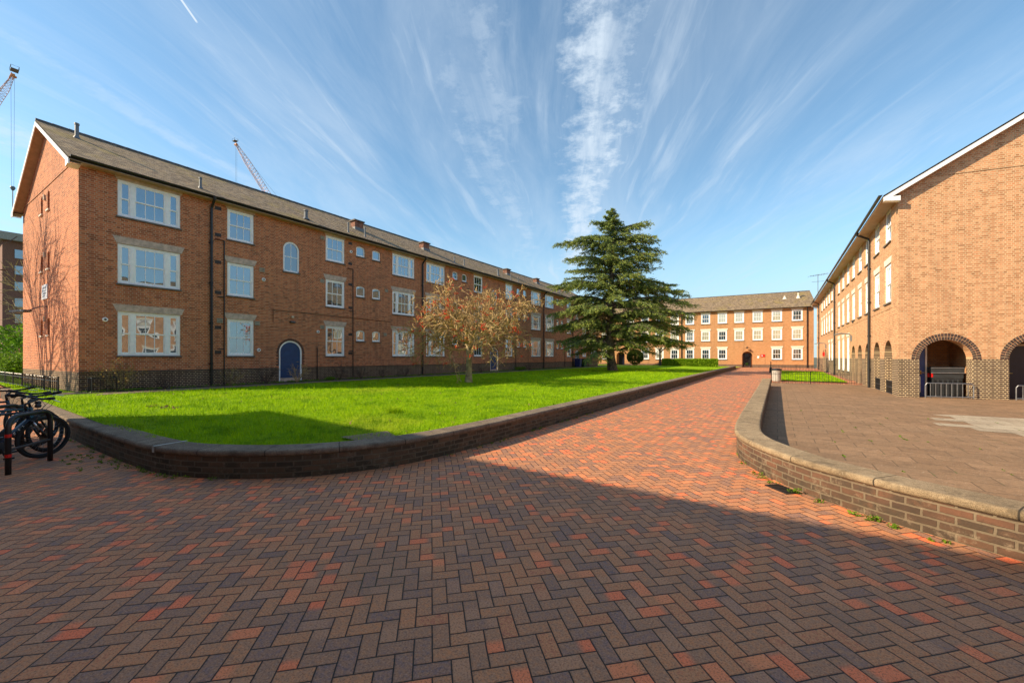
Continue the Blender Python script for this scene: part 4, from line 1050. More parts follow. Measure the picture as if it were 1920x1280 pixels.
mb = MB(); ledge(FF, -39.9, 1.7, 3.78, 3.84, .012); mb.build('string_course', M['brick_far'], root)
for s, hh, r in ((.45, .75, .12), (-1.1, .35, .14)):
    mb = MB(); p = FF.w(s, 2.6, 0)-off; z = FTOP+.1+2.6*slopeF; mb.tube([(p.x, p.y, z-.1), (p.x, p.y, z+hh)], r*.7, 8); mb.tube([(p.x, p.y, z-.1), (p.x, p.y, z+hh*.45)], [r*2.2, r*.8], 8)
    if hh > .5: mb.tube([(p.x, p.y, z+hh), (p.x, p.y, z+hh+.12)], r*1.2, 8, 1)
    mb.build('roof_vent', [M['white_stone'], M['blackm']], root)

# ---- block behind the camera whose roof edge shades the paving
BP = (-18.56, -4.9); FK = Frame((28, -4.9), R(180))
root = thing('brick_building', 'three-storey brick block standing behind the viewer across the paving', 'building', (*BP, 0)); off = Vector(root.location)
holes = []; wins = []
for k in range(15):
    for z, h in ((1.7, 1.5), (4.4, 1.5), (6.8, 1.2)): holes.append(rect(1.5+3.0*k, 2.7+3.0*k, z, z+h)); wins.append((1.5+3.0*k, 1.2, z, h))
mb = MB(); wall_face(mb, FK, off, rect(0, 46.56, -.3, 8.3), holes)
for p, q in (((BP[0], BP[1]), (BP[0], -14)), ((BP[0], -14), (28, -14)), ((28, -14), (28, -4.9))): plain(mb, p, q, -.3, 8.3, off)
mb.build('wall', M['brick_left'], root)
roof_mesh(root, (28, -4.9), (BP[0], BP[1]), (28, -14), (BP[0], -14), 8.3, 10.7, .36, .25, .25)
for s, w, z, h in wins: add_window(root, FK, s, z, w, h, 'sash', 'stone', 'glass')

# ---- block to the right of the view, seen only mirrored in the windows opposite
EP = (20.0, 19.0); FE = Frame(EP, R(-90))
root = thing('brick_building', 'sunlit orange brick block to the right of the view facing the left block', 'building', (*EP, 0)); off = Vector(root.location)
holes = []; wins = []
for k in range(8):
    for z, h in ((1.35, 1.6), (4.02, 1.6), (6.6, 1.4)): holes.append(rect(1.2+2.9*k, 2.4+2.9*k, z, z+h)); wins.append((1.2+2.9*k, 1.2, z, h))
mb = MB(); wall_face(mb, FE, off, rect(0, 24, -.3, 8.3), holes)
for p, q in (((20, -5), (29, -5)), ((29, -5), (29, 19)), ((29, 19), (20, 19))): plain(mb, p, q, -.3, 8.3, off)
mb.build('wall', M['brick_right'], root)
roof_mesh(root, (20, 19), (20, -5), (29, 19), (29, -5), 8.3, 10.7, .36, .25, .25)
for s, w, z, h in wins: add_window(root, FE, s, z, w, h, 'sashthick', 'white', 'glass')

# ------------------------------------------------------------------ grass blades
def grass_obj(name, n, region, zf, hmin, hmax, w, mat, seed, kind='stuff', label=None):
    rs = np.random.RandomState(seed)
    pts = region(rs, n)
    n = len(pts)
    z = np.array([zf(x, y) for x, y in pts])
    clump = np.sin(pts[:, 0]*3.1+np.cos(pts[:, 1]*2.3)*2)*np.sin(pts[:, 1]*2.7+np.sin(pts[:, 0]*1.9)*2)
    c2 = np.sin(pts[:, 0]*11+3*np.sin(pts[:, 1]*4.1))*np.sin(pts[:, 1]*9.3+3*np.sin(pts[:, 0]*3.7)); c3 = np.sin(pts[:, 0]*23+4*np.sin(pts[:, 1]*7.7))*np.sin(pts[:, 1]*19+4*np.sin(pts[:, 0]*8.9)); clump = np.clip(.35*clump+.6*c2+.5*c3, -1, 1)
    h = (hmin+(hmax-hmin)*rs.rand(n)**1.3)*(1+.65*clump)
    a = rs.rand(n)*6.283; lean = rs.rand(n)*.9*h; la = rs.rand(n)*6.283
    dx, dy = np.cos(a)*w*.5, np.sin(a)*w*.5
    wide = 1+np.maximum(0, (np.hypot(pts[:, 0], pts[:, 1])-6))*.10
    dx *= wide; dy *= wide
    V = np.zeros((n, 3, 3))
    V[:, 0] = np.stack([pts[:, 0]-dx, pts[:, 1]-dy, z-.005], 1); V[:, 1] = np.stack([pts[:, 0]+dx, pts[:, 1]+dy, z-.005], 1)
    V[:, 2] = np.stack([pts[:, 0]+np.cos(la)*lean, pts[:, 1]+np.sin(la)*lean, z+h], 1)
    me = bpy.data.meshes.new(name); me.vertices.add(n*3); me.vertices.foreach_set('co', V.reshape(-1))
    me.loops.add(n*3); me.loops.foreach_set('vertex_index', np.arange(n*3, dtype=np.int32))
    me.polygons.add(n); me.polygons.foreach_set('loop_start', np.arange(0, n*3, 3, dtype=np.int32)); me.polygons.foreach_set('loop_total', np.full(n, 3, dtype=np.int32))
    u = np.clip(rs.rand(n)*.6+.4*(clump*.5+.5), 0, 1); uv = np.zeros((n, 3, 2)); uv[:, :, 0] = u[:, None]; uv[:, 2, 1] = 1
    me.uv_layers.new(name='UVMap').data.foreach_set('uv', uv.reshape(-1))
    me.materials.append(mat); me.update(); me.validate()
    o = bpy.data.objects.new(name, me); C.objects.link(o); tag(o, label, 'grass', None, kind); return o
LWA = np.array(li)
def lawn_region(rs, n):
    out = []
    poly = lawn_out
    while len(out) < n:
        # denser near the camera: sample polar about the camera
        r = 3.5+44*rs.rand(4000)**1.9; a = rs.uniform(R(-10), R(95), 4000)
        X = -r*np.sin(a); Y = r*np.cos(a)
        for x, y in zip(X, Y):
            if x < -45 or (-20.7 < x < -18.2 and y > 2.2) or (x < -20.3 and y > 2.6 and x > -31): continue
            if y > 61 or x > -4.2: continue
            if inside((x, y), poly): out.append((x, y))
    return np.array(out[:n])
grass_obj('grass', 210000, lawn_region, lawn_z, .015, .085, .0085, M['grass'], 5, label='bright green mown grass covering the lawn')
def far_region(rs, n): return np.stack([rs.uniform(-.2, 3.5, n), rs.uniform(31.3, 50, n)], 1)
grass_obj('grass', 16000, far_region, lambda x, y: g(y)+.06, .03, .06, .012, M['grass'], 6, label='bright green grass strip behind the hooped railing')

# leaf cloud used for tufts, hedges and crowns
def leaves(mb, c, rad, n, size, rs, shape='ball', u=(0, 1), up=.3, shell=.0):
    for _ in range(n):
        while True:
            p = Vector((rs.uniform(-1, 1), rs.uniform(-1, 1), rs.uniform(-1, 1)))
            if shape == 'box' or (p.length <= 1 and p.length >= shell): break
        q = Vector((c[0]+p.x*rad[0], c[1]+p.y*rad[1], c[2]+p.z*rad[2]))
        a = Vector((rs.gauss(0, 1), rs.gauss(0, 1), rs.gauss(0, 1)+up)).normalized(); b = a.orthogonal().normalized()
        b = (b*math.cos(rs.random()*6.28)+a.cross(b)*math.sin(rs.random()*6.28)); s = size*(.6+.8*rs.random())
        uu = u[0]+(u[1]-u[0])*min(1, max(0, rs.gauss(.5, .25)))
        mb.face([q-b*s*.3, q+a*s*.5, q+b*s*.3, q-a*s*.5], [(uu, 0)]*4)
def tuft(mb, x, y, z, n, h, w, rs, spread=.05):
    for _ in range(n):
        a = rs.random()*6.28; r = rs.random()*spread; px, py = x+math.cos(a)*r, y+math.sin(a)*r; b = rs.random()*6.28; l = h*(.5+rs.random()*.7)
        t = rs.random()*.8*l; u = rs.random()
        mb.face([(px-math.cos(b)*w, py-math.sin(b)*w, z), (px+math.cos(b)*w, py+math.sin(b)*w, z), (px+math.cos(a)*t, py+math.sin(a)*t, z+l)], [(u, 0)]*3)
rs = random.Random(11)
mb = MB()
for (x, y, k, h) in ((-.42, 7.05, 3, .05), (-.24, 6.5, 5, .06), (-.16, 6.33, 4, .05), (-.05, 6.18, 3, .04), (.16, 5.88, 7, .08), (.38, 5.66, 3, .05), (.64, 5.42, 4, .05), (.78, 5.33, 9, .07), (.92, 5.22, 5, .05), (1.18, 5.06, 3, .04), (-.52, 7.6, 3, .05)):
    for _ in range(k): leaves(mb, (x+rs.uniform(-.06, .06), y+rs.uniform(-.03, .01)-.03, h*.4), (.03, .03, h*.5), 12, .024, rs)
for _ in range(46):
    i = rs.randrange(6, 18); p = LW[i]; q = LW[i+1]; t = rs.random(); x = p[0]+(q[0]-p[0])*t; y = p[1]+(q[1]-p[1])*t-rs.random()*.10
    leaves(mb, (x, y, .02), (.05, .04, .025), rs.randrange(6, 22), .022, rs)
for _ in range(26): leaves(mb, (rs.uniform(-9.9, -8.0), rs.uniform(1.15, 1.6), .008), (.08, .03, .008), 12, .025, rs)
for _ in range(14): leaves(mb, (-4.5+rs.uniform(0, .06), rs.uniform(4.6, 12), .02), (.04, .12, .02), 12, .035, rs)
for _ in range(60):
    i = rs.randrange(0, 14); jx = .6*rs.randrange(1, 14)+.3*(i % 2); jy = 5.4+.45*rs.randrange(0, 22)
    for _k in range(rs.randrange(1, 5)): leaves(mb, (jx+rs.uniform(-.02, .02), jy+rs.uniform(-.15, .15), g(jy)+.012), (.02, .05, .006), 7, .022, rs)
tag(mb.build('weeds', M['weed']), 'small green weeds growing in paving joints and at the foot of the low walls', 'weeds', None, 'stuff')
mb = MB(); tuft(mb, -7.55, 6.17, lawn_z(-7.55, 6.17), 420, .15, .006, rs, .17)
tag(mb.build('grass_tuft', M['grass']), 'single taller tuft of darker grass standing out on the near lawn', 'grass tuft')
mb = MB()
for (x, y) in ((-13.0, 3.2), (-12.4, 3.25), (-12.0, 3.3), (-12.9, 3.05), (-12.2, 3.15)):
    leaves(mb, (x, y, lawn_z(x, y)+.03), (.10, .06, .03), 16, .05, rs)
for _ in range(150):
    x, y = rs.uniform(-19, -5.2), 4.2+abs(rs.gauss(0, 7))
    leaves(mb, (x, y, lawn_z(x, y)+.035), (.02, .02, .01), 1, .06, rs)
tag(mb.build('dead_leaves', M['dead']), 'scatter of dry pale fallen leaves lying on the lawn', 'leaves', None, 'stuff')

# ------------------------------------------------------------------ trees
def limb(mb, p, d, L, r, depth, rs, par, tips, m=0):
    """one wandering limb and its side shoots"""
    n = max(3, int(L/par.get('seg', .25))); pts = [p.copy()]; rad = [r]; q = p.copy(); dd = d.normalized()
    for i in range(n):
        t = (i+1)/n
        dd = (dd + Vector((rs.gauss(0, 1), rs.gauss(0, 1), rs.gauss(0, 1)))*par['wander'] + Vector((0, 0, par['lift'][min(depth, len(par['lift'])-1)]))*.1).normalized()
        q = q+dd*(L/n); pts.append(q.copy()); rad.append(r*(1-t*(1-par['tip'])))
        if depth < par['levels'] and t > par['start'][min(depth, len(par['start'])-1)]:
            for _ in range(par['kids'][depth]):
                if rs.random() < par['prob'][depth]:
                    ax = dd.orthogonal().normalized(); ax = (ax*math.cos(a := rs.random()*6.28)+dd.cross(ax)*math.sin(a))
                    ang = R(rs.uniform(*par['angle'])); nd = (dd*math.cos(ang)+ax*math.sin(ang)).normalized()
                    limb(mb, q, nd, L*rs.uniform(*par['ratio'])*(1.15-.5*t), rad[-1]*par['thin'], depth+1, rs, par, tips, m)
    mb.tube(pts, [max(x, par['rmin']) for x in rad], par['sides'][min(depth, len(par['sides'])-1)], m, cap=False)
    tips.append((pts[-1], dd, depth)); 
    if depth >= 2: tips.append((pts[len(pts)//2], dd, depth))

# rowan with red berries
bx, by = -12.5, 14.74; bz = lawn_z(bx, by)
tr = thing('rowan_tree', 'leafless young tree with a spreading tangle of tan twigs and red berries on the lawn', 'tree', (bx, by, bz))
rs = random.Random(24); tm = MB()
tm.tube([(0, 0, -.05), (0, 0, .05), (.01, 0, .5), (.02, .01, 1.2), (-.01, 0, 1.9)], [.24, .19, .15, .135, .125], 12); tm.build('trunk', M['barkpale'], tr, smooth=True)
cm = MB(); tips = []
par = dict(wander=.22, lift=[.6, .25, 0, -.1], levels=3, start=[.22, .12, .1], kids=[2, 2, 2], prob=[.88, .60, .40], angle=(28, 80), ratio=(.38, .66), thin=.62, tip=.3, rmin=.012, sides=[6, 4, 3, 3], seg=.24)
for k in range(11):
    a = k*2*math.pi/11+rs.uniform(-.2, .2); up = [2.5, .5, .9, .45, 1.4, .6, .8, .4, 1.2, .55, .75][k]
    d = Vector((math.cos(a), math.sin(a), up)); L = 2.75 if up < .8 else 3.1
    limb(cm, Vector((0, 0, 1.65+.3*rs.random())), d, L, .06, 0, rs, par, tips)
cm.build('branches', M['twig'], tr)
bm_ = MB(); um = MB()
for (p, d, dep) in tips:
    if dep >= 2 and rs.random() < .38: leaves(um, p, (.07, .07, .05), 3, .045, rs)
outer = [t for t in tips if t[2] >= 2 and (Vector((t[0].x, t[0].y, t[0].z-2.6))).length > 1.7]
rs.shuffle(outer)
for (p, d, dep) in outer[:210]:
    for _ in range(9):
        c = p+Vector((rs.gauss(0, .05), rs.gauss(0, .05), rs.gauss(-.03, .04))); s = .027
        V = [c+Vector(v)*s for v in ((1,0,0),(-1,0,0),(0,1,0),(0,-1,0),(0,0,1),(0,0,-1))]
        for a, b, e in ((0,2,4),(2,1,4),(1,3,4),(3,0,4),(2,0,5),(1,2,5),(3,1,5),(0,3,5)): bm_.face([V[a], V[b], V[e]])
tag(bm_.build('berries', M['berry'], tr), kind='stuff'); tag(um.build('buds', M['bud'], tr), kind='stuff')

# cedar
cx, cy = -12.35, 34.5; cz = lawn_z(cx, cy)
CR = Vector((math.cos(YAW), math.sin(YAW), 0)); CF = Vector((-math.sin(YAW), math.cos(YAW), 0))
ct = thing('cedar_tree', 'tall dark green cedar with layered drooping branches on the far lawn', 'tree', (cx, cy, cz))
rs = random.Random(5); tm = MB()
tm.tube([(0, 0, -.1), (0, 0, .1), (-.12, -.08, 1.2), (-.2, -.13, 3.0), (-.15, -.1, 6.0), (0, 0, 9.0), (.1, .07, 12.0), (.2, .12, 14.6)], [.62, .46, .37, .33, .27, .18, .09, .03], 12)
tm.build('trunk', M['bark'], ct, smooth=True)
rp = [(1.0, 5.0), (1.9, 7.4), (4.0, 7.9), (5.5, 7.6), (6.7, 7.0), (7.4, 5.6), (8.6, 4.4), (9.7, 4.4), (10.9, 4.6), (11.9, 4.2), (12.6, 2.4), (13.3, 1.7), (13.9, .9), (14.6, .4)]
lp = [(1.5, 3.0), (2.7, 5.0), (4.2, 5.4), (5.6, 5.6), (7.0, 4.0), (8.0, 5.5), (8.8, 3.7), (9.6, 3.5), (10.2, 4.2), (11.2, 3.2), (11.8, 4.9), (12.4, 2.6), (13.0, 1.2), (13.8, .8), (14.6, .4)]
def interp(P, z):
    if z <= P[0][0]: return P[0][1]
    for (a, x), (b, y) in zip(P[:-1], P[1:]):
        if z <= b: return x+(y-x)*(z-a)/(b-a)
    return P[-1][1]
bmh = MB(); fol = MB(); ded = MB()
def cedar_branch(z, az, L, dead=False, droop=1.0):
    d = Vector((CR.x*math.cos(az)+CF.x*math.sin(az), CR.y*math.cos(az)+CF.y*math.sin(az), 0)); sd = Vector((-d.y, d.x, 0))
    n = max(5, int(L/.45)); pts = []; bend = rs.uniform(-.25, .25)
    for i in range(n+1):
        t = i/n; zz = z + L*(.16*t*1.6 - .26*t*t*droop) - .02*L*math.sin(t*9)
        pts.append(d*(L*t)+sd*(bend*L*t*t*.6)+Vector((-.1, -.06, zz-cz + math.sin(i*1.7+az*5)*.05*min(1, L*t))))
    bmh.tube(pts, [.022+.014*L*(1-i/n) for i in range(n+1)], 5, 0, cap=False)
    tgt = ded if dead else fol
    for i in range(1, n+1):
        t = i/n
        if t < .16: continue
        for sgn in (-1, 1):
            for rep in range(2):
                sl = (.30+.95*math.sin(min(1, t*1.1)*math.pi*.92)**.8*min(1, L/4.5))*rs.uniform(.55, 1.1)
                if L < 1.6: sl *= .6
                dirn = (d*rs.uniform(.5, 1.0)+sd*sgn*rs.uniform(.4, 1.0)+Vector((0, 0, rs.uniform(-.55, .12)))).normalized()
                p0 = pts[i-1].lerp(pts[i], rs.random()); k = max(3, int(sl/.085)); tip = p0
                bmh.tube([p0, p0+dirn*sl*.9], .008, 3, 0, cap=False)
                for j in range(k):
                    c = p0+dirn*(sl*(j+.5)/k)+Vector((0, 0, -.28*(j/k)**2*sl))
                    for _ in range(4 if not dead else 2):
                        q = c+Vector((rs.gauss(0, .06), rs.gauss(0, .06), rs.gauss(-.015, .06)))
                        a = (dirn+Vector((rs.gauss(0, .6), rs.gauss(0, .6), rs.gauss(-.12, .35)))).normalized(); b = a.orthogonal().normalized()
                        th = rs.random()*6.28; b = b*math.cos(th)+a.cross(b)*math.sin(th); s = rs.uniform(.09, .19); w = s*.22
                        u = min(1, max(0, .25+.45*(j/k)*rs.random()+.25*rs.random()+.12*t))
                        tgt.face([q-a*s*.5-b*w, q-a*s*.5+b*w, q+a*s*.6], [(u, 0)]*3)
z = 1.9
while z < 14.2:
    tier = 4 if z > 4 else 3
    base = rs.random()*6.28
    for k in range(tier+2):
        az = base+k*6.283/(tier+2)+rs.uniform(-.35, .35); c = math.cos(az)
        Lr, Ll = interp(rp, z), interp(lp, z); L = Ll+(Lr-Ll)*(c*.5+.5)
        L *= rs.choice((.38, .55, .7, .8, .92, 1.0))*rs.uniform(.85, 1.05)*(1 if abs(c) > .5 else .85)
        if rs.random() < .10: continue
        if z < 2.6 and rs.random() < .3: continue
        cedar_branch(z+rs.uniform(-.2, .2), az, max(.4, L), dead=(3.6 < z < 6.4 and c < -.55 and rs.random() < .55), droop=1.2 if z < 7 else .8)
    z += .52 if z < 7 else (.46 if z < 12 else .34)
for z_, L_, s_ in ((12.0, 4.3, 1), (11.1, 4.5, 1), (10.1, 4.3, 1), (8.1, 5.6, 1), (7.3, 7.0, 1), (5.3, 7.7, 1), (2.9, 7.2, 1), (12.3, 2.7, -1), (11.7, 5.0, -1), (10.3, 4.2, -1), (9.2, 3.9, -1), (8.0, 5.5, -1), (6.7, 5.3, -1), (5.6, 5.6, -1), (4.3, 5.6, -1), (3.1, 4.9, -1), (6.3, 7.3, 1), (4.2, 7.6, 1)):
    for dz, da, ff in ((0, 0, 1), (-.22, .16, .9), (.12, -.17, .88)):
        cedar_branch(z_+dz, (0 if s_ > 0 else math.pi)+da, L_*ff, droop=.75 if z_ > 9 else 1.0)
for k in range(11): cedar_branch(13.55+.13*k, k*2.4, .95-.07*k, droop=-.3)
for da, ff in ((0, 1), (.15, .8), (-.15, .85)):
    cedar_branch(13.0, da, 3.7*ff, droop=.05); cedar_branch(13.5, math.pi+da, 1.7*ff, droop=.1)
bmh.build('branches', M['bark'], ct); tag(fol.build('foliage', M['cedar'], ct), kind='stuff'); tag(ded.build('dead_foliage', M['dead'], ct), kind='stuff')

# small slender tree behind the cedar
rs = random.Random(9); sx, sy = -13.6, 57.0; sz = lawn_z(sx, sy)
st = thing('small_tree', 'small slender thin-trunked tree in front of the far block, right of the cedar', 'tree', (sx, sy, sz))
tm = MB(); tm.tube([(0, 0, -.05), (.02, 0, 1.0), (0, 0, 2.4)], [.22, .13, .10], 8); tm.build('trunk', M['bark'], st)
cm = MB(); tips = []
par2 = dict(wander=.2, lift=[.4, .2, .1], levels=2, start=[.3, .2], kids=[2, 2], prob=[.9, .8], angle=(25, 70), ratio=(.4, .65), thin=.6, tip=.3, rmin=.008, sides=[5, 3, 3], seg=.3)
for k in range(7): limb(cm, Vector((0, 0, 1.7+.1*k)), Vector((math.cos(k*.9), math.sin(k*.9), .9)), 1.9, .05, 0, rs, par2, tips)
cm.build('branches', M['bark'], st); lm = MB()
for p, d, dep in tips: leaves(lm, p, (.18, .18, .12), 5, .11, rs)
tag(lm.build('foliage', M['ever'], st), kind='stuff')

def bare_tree(label, x, y, z, h, seed, mat='twigdark', r=.10, n=6, name='bare_tree', lv=3, spread=.35, group=None, cat='tree'):
    rs = random.Random(seed); t = thing(name, label, cat, (x, y, z), 0, group)
    tm = MB(); tm.tube([(0, 0, -.1), (0, 0, .1), (.03, .02, h*.18)], [r*1.5, r*1.15, r], 8); tm.build('trunk', M[mat], t)
    cm = MB(); tips = []
    pr = dict(wander=.10, lift=[.9, .6, .4, .3], levels=lv, start=[.25, .2, .2], kids=[1, 1, 1], prob=[.75, .8, .7], angle=(18, 48), ratio=(.45, .7), thin=.6, tip=.3, rmin=r*.12, sides=[5, 4, 3, 3], seg=h*.05)
    for k in range(n):
        a = k*6.283/n+rs.uniform(-.3, .3); limb(cm, Vector((.02, .01, h*.14+.02*k)), Vector((math.cos(a)*spread, math.sin(a)*spread, 1)), h*rs.uniform(.6, .85), r*.6, 0, rs, pr, tips)
    cm.build('branches', M[mat], t); return t
bare_tree('leafless multi-stemmed tree just outside the left edge whose shadow falls on the gable', -29.3, -1.5, .2, 9.6, 31, r=.17, n=6, lv=2, spread=.30)
bare_tree('shorter leafless tree beside it nearer the gable corner', -25.7, -1.0, .2, 6.8, 32, r=.12, n=5, lv=2, spread=.18)
# background at the far left: bare trees, evergreen, hedge
bare_tree('tall leafless brown tree far beyond the gable on the left edge', -78, 17, 0, 13, 41, 'twig', .22, 8, spread=.8)
bare_tree('second leafless brown tree beside the distant flat-roofed block', -92, 14.5, 0, 14, 42, 'twig', .22, 8, spread=.8)
bare_tree('third leafless brown tree thinner and nearer the gable wall', -66, 10.5, 0, 9.5, 43, 'twig', .16, 7, spread=.9)
def bush(name, label, x, y, z, rad, n, size, mat, seed, cat='shrub', stems=True, shape='ball', lumps=9, shell=.55):
    rs = random.Random(seed); t = thing(name, label, cat, (x, y, z)); lm = MB()
    for k in range(lumps):
        a = rs.random()*6.28; q = rs.random()**.5*.62
        c = (math.cos(a)*q*rad[0], math.sin(a)*q*rad[1], rad[2]*(1+rs.uniform(-.55, .55)*(1-q)))
        leaves(lm, c, (rad[0]*.48, rad[1]*.48, rad[2]*.48), n//lumps, size, rs, u=(rs.uniform(0, .3), rs.uniform(.6, 1)), shell=shell)
    tag(lm.build('foliage', M[mat], t), kind='stuff')
    sm = MB()
    for k in range(6): a = k*1.05; sm.tube([(math.cos(a)*.08, math.sin(a)*.08, -.05), (math.cos(a)*rad[0]*.35, math.sin(a)*rad[1]*.35, rad[2]*.9)], [.06, .03], 5)
    sm.build('stems', M['bark'], t); return t
bush('evergreen_shrub', 'big bright green evergreen bush beyond the gable at the left edge', -45, 6.4, .1, (3.2, 3.0, 2.6), 5200, .22, 'ever', 51)
bush('evergreen_shrub', 'dark lower evergreen bush below the big bright one at the left edge', -37.0, 3.1, .2, (1.8, 1.5, 1.0), 3600, .12, 'ever', 52)
bush('evergreen_shrub', 'long dark hedge-like bush in front of the parked vans on the left', -56, 4.4, .1, (2.0, 4.5, 1.15), 4200, .17, 'ball', 54)
bush('evergreen_tree', 'distant dark evergreen tree behind the parked vans on the left', -70, 6.0, 0, (5, 4, 3.0), 2400, .35, 'ever', 53, 'tree')

# clipped ball, hedge
rs = random.Random(61)
bt = thing('topiary_ball', 'clipped round dark green ball shrub in front of the far block', 'shrub', (-17.2, 57.6, lawn_z(-17.2, 57.6)))
bx2, by2 = -17.2, 57.6
lm = MB(); 
for _ in range(5200):
    while True:
        p = Vector((rs.uniform(-1, 1), rs.uniform(-1, 1), rs.uniform(-1, 1)))
        if .80 < p.length < 1.0: break
    if p.z < -.55 and rs.random() < .8: continue
    q = Vector((p.x*1.16, p.y*1.16, 1.22+p.z*1.08)); a = p.normalized()+Vector((rs.gauss(0, .5), rs.gauss(0, .5), rs.gauss(0, .5))); a.normalize(); b = a.orthogonal().normalized(); s = rs.uniform(.05, .11)
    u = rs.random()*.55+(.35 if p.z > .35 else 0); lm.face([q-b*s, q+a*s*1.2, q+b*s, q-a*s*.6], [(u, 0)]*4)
tag(lm.build('foliage', M['ball'], bt), kind='stuff'); sm = MB()
for k in range(9): a = k*.7; sm.tube([(math.cos(a)*.12, math.sin(a)*.12, -.05), (math.cos(a)*.8, math.sin(a)*.8, 1.0)], [.05, .03], 5)
sm.build('stems', M['twig'], bt)
hd = thing('hedge', 'long clipped bright green hedge in front of the far block', 'hedge', (-9.9, 57.5, .3)); lm = MB()
T_ = Matrix.Rotation(R(5.5), 4, 'Z')
lm.box((-3.35, -.38, -.1), (3.35, .38, 1.0), 0, T_)
for _ in range(7500):
    f = rs.random(); x = rs.uniform(-3.45, 3.45)
    if f < .45: p = (x, -.42+rs.gauss(0, .035), rs.uniform(0, 1.08)); n_ = Vector((0, -1, .3))
    elif f < .85: p = (x, rs.uniform(-.42, .42), 1.05+rs.gauss(0, .035)); n_ = Vector((0, 0, 1))
    else: p = (rs.choice((-3.42, 3.42)), rs.uniform(-.4, .4), rs.uniform(0, 1.05)); n_ = Vector((0, 0, .5))
    q = T_ @ Vector(p); a = (n_+Vector((rs.gauss(0, .7), rs.gauss(0, .7), rs.gauss(0, .7)))).normalized(); b = a.orthogonal().normalized(); s = rs.uniform(.04, .085); u = rs.random()
    lm.face([q-b*s, q+a*s*1.2, q+b*s, q-a*s*.6], [(u, 0)]*4)
tag(lm.build('foliage', M['hedge'], hd), kind='stuff')

# leafless shrubs in the bed along the left facade
def bare_shrub(label, x, y, h, seed, mat, r=.014, n=9, leafy=0):
    rs = random.Random(seed); z = lawn_z(x, y); t = thing('leafless_shrub', label, 'shrub', (x, y, z), 0, 'bare shrubs along the left facade'); cm = MB(); tips = []
    pr = dict(wander=.16, lift=[.5, .4, .3], levels=2, start=[.2, .2], kids=[1, 1], prob=[.75, .6], angle=(20, 55), ratio=(.4, .7), thin=.7, tip=.4, rmin=.0045, sides=[4, 3, 3], seg=.1)
    for k in range(n): a = k*6.283/n; limb(cm, Vector((0, 0, -.02)), Vector((math.cos(a)*.7, math.sin(a)*.7, 1)), h*rs.uniform(.7, 1), r, 0, rs, pr, tips)
    cm.build('stems', M[mat], t)
    if leafy:
        lm = MB()
        for p, d, dep in tips[::2]: leaves(lm, p, (.03, .03, .03), leafy, .05, rs)
        tag(lm.build('buds', M['bud'], t), kind='stuff')
for lab, x, y, h, sd, mt, lf in (('yellow-stemmed leafless shrub in front of the left block near its corner', -19.95, 3.85, 1.1, 71, 'shrubstem', 3),
        ('dark leafless shrub under the first wide ground-floor window', -19.9, 5.2, .7, 72, 'twigdark', 0), ('leafless shrub right of the first downpipe with a few buds', -19.9, 7.4, .8, 73, 'shrubstem', 1),
        ('dark leafless shrub left of the nearest blue door', -19.95, 8.9, .85, 74, 'twigdark', 0), ('leafless shrub standing across the nearest blue door', -19.7, 10.2, .85, 75, 'twig', 1),
        ('leafless shrub under the single window right of the nearest blue door', -19.9, 12.6, .8, 76, 'twigdark', 0), ('dark leafless shrub by the thin waste pipe', -19.9, 13.9, .75, 77, 'twigdark', 0),
        ('small leafless shrub under the pair of small arched windows', -19.9, 15.4, .6, 78, 'twigdark', 0), ('leafless shrub under the second wide window', -19.9, 17.2, .6, 79, 'twigdark', 0),
        ('leafless shrub behind the rowan trunk', -19.9, 25.0, .6, 80, 'twigdark', 0), ('small leafless shrub right of the middle blue door', -19.9, 32.5, .7, 81, 'twigdark', 0)):
    bare_shrub(lab, x, y, h, sd, mt, leafy=lf)
rs = random.Random(88); mb = MB()
for _ in range(900):
    y = rs.uniform(3.0, 50); x = -20.42+abs(rs.gauss(0, .32)); 
    if x > -19.4: continue
    leaves(mb, (x, y, lawn_z(x, y)+.03), (.12, .12, .04), 7, .07, rs)
tag(mb.build('ground_cover', M['weed']), 'low green ground cover in the bed along the left facade', 'ground cover', None, 'stuff')
bush('green_shrub', 'small fresh green clump at the wall right of the nearest blue door', -20.0, 12.1, .36, (.42, .3, .14), 500, .07, 'weed', 90, lumps=5)
bush('green_shrub', 'low green clump at the wall right of the middle blue door', -20.0, 31.0, .38, (.3, 1.2, .22), 700, .09, 'weed', 91, lumps=6)

# ------------------------------------------------------------------ railings
def hoop_railing(label, pts, h, pitch, zf, group=None, r=.008, post=1.8, cat='railing', hoops=True):
    p0 = Vector(pts[0]); t = thing('railing', label, cat, (p0.x, p0.y, 0), 0, group); bars = MB(); rails = MB(); posts = MB()
    for a, b in zip(pts[:-1], pts[1:]):
        a, b = Vector(a), Vector(b); L = (b-a).length; n = max(1, int(L/pitch/2)); e = (b-a)/L
        q = lambda s, z: Vector((a.x+e.x*s-p0.x, a.y+e.y*s-p0.y, zf((a+e*s).x, (a+e*s).y)+z))
        for k in range(n):
            s0, s1 = L*(k+.0)/n, L*(k+.62)/n; c = (s0+s1)/2; w = (s1-s0)/2
            if hoops: bars.tube([q(s0, 0), q(s0, h-w)] + [q(c-w*math.cos(math.pi*j/5), h-w+w*math.sin(math.pi*j/5)) for j in range(1, 5)] + [q(s1, h-w), q(s1, 0)], r, 4, 0, False)
            else: bars.tube([q(s0, 0), q(s0, h)], r, 4); bars.tube([q(s1, 0), q(s1, h)], r, 4)
        for z in (.08, h-.14 if hoops else h): rails.tube([q(0, z), q(L, z)], r*1.3, 4)
        k = int(L/post)
        for j in range(k+1): posts.tube([q(L*j/max(1, k), -.05), q(L*j/max(1, k), h+.04)], r*2.6, 6)
    bars.build('bars', M['black'], t); rails.build('rails', M['black'], t); posts.build('posts', M['black'], t); return t
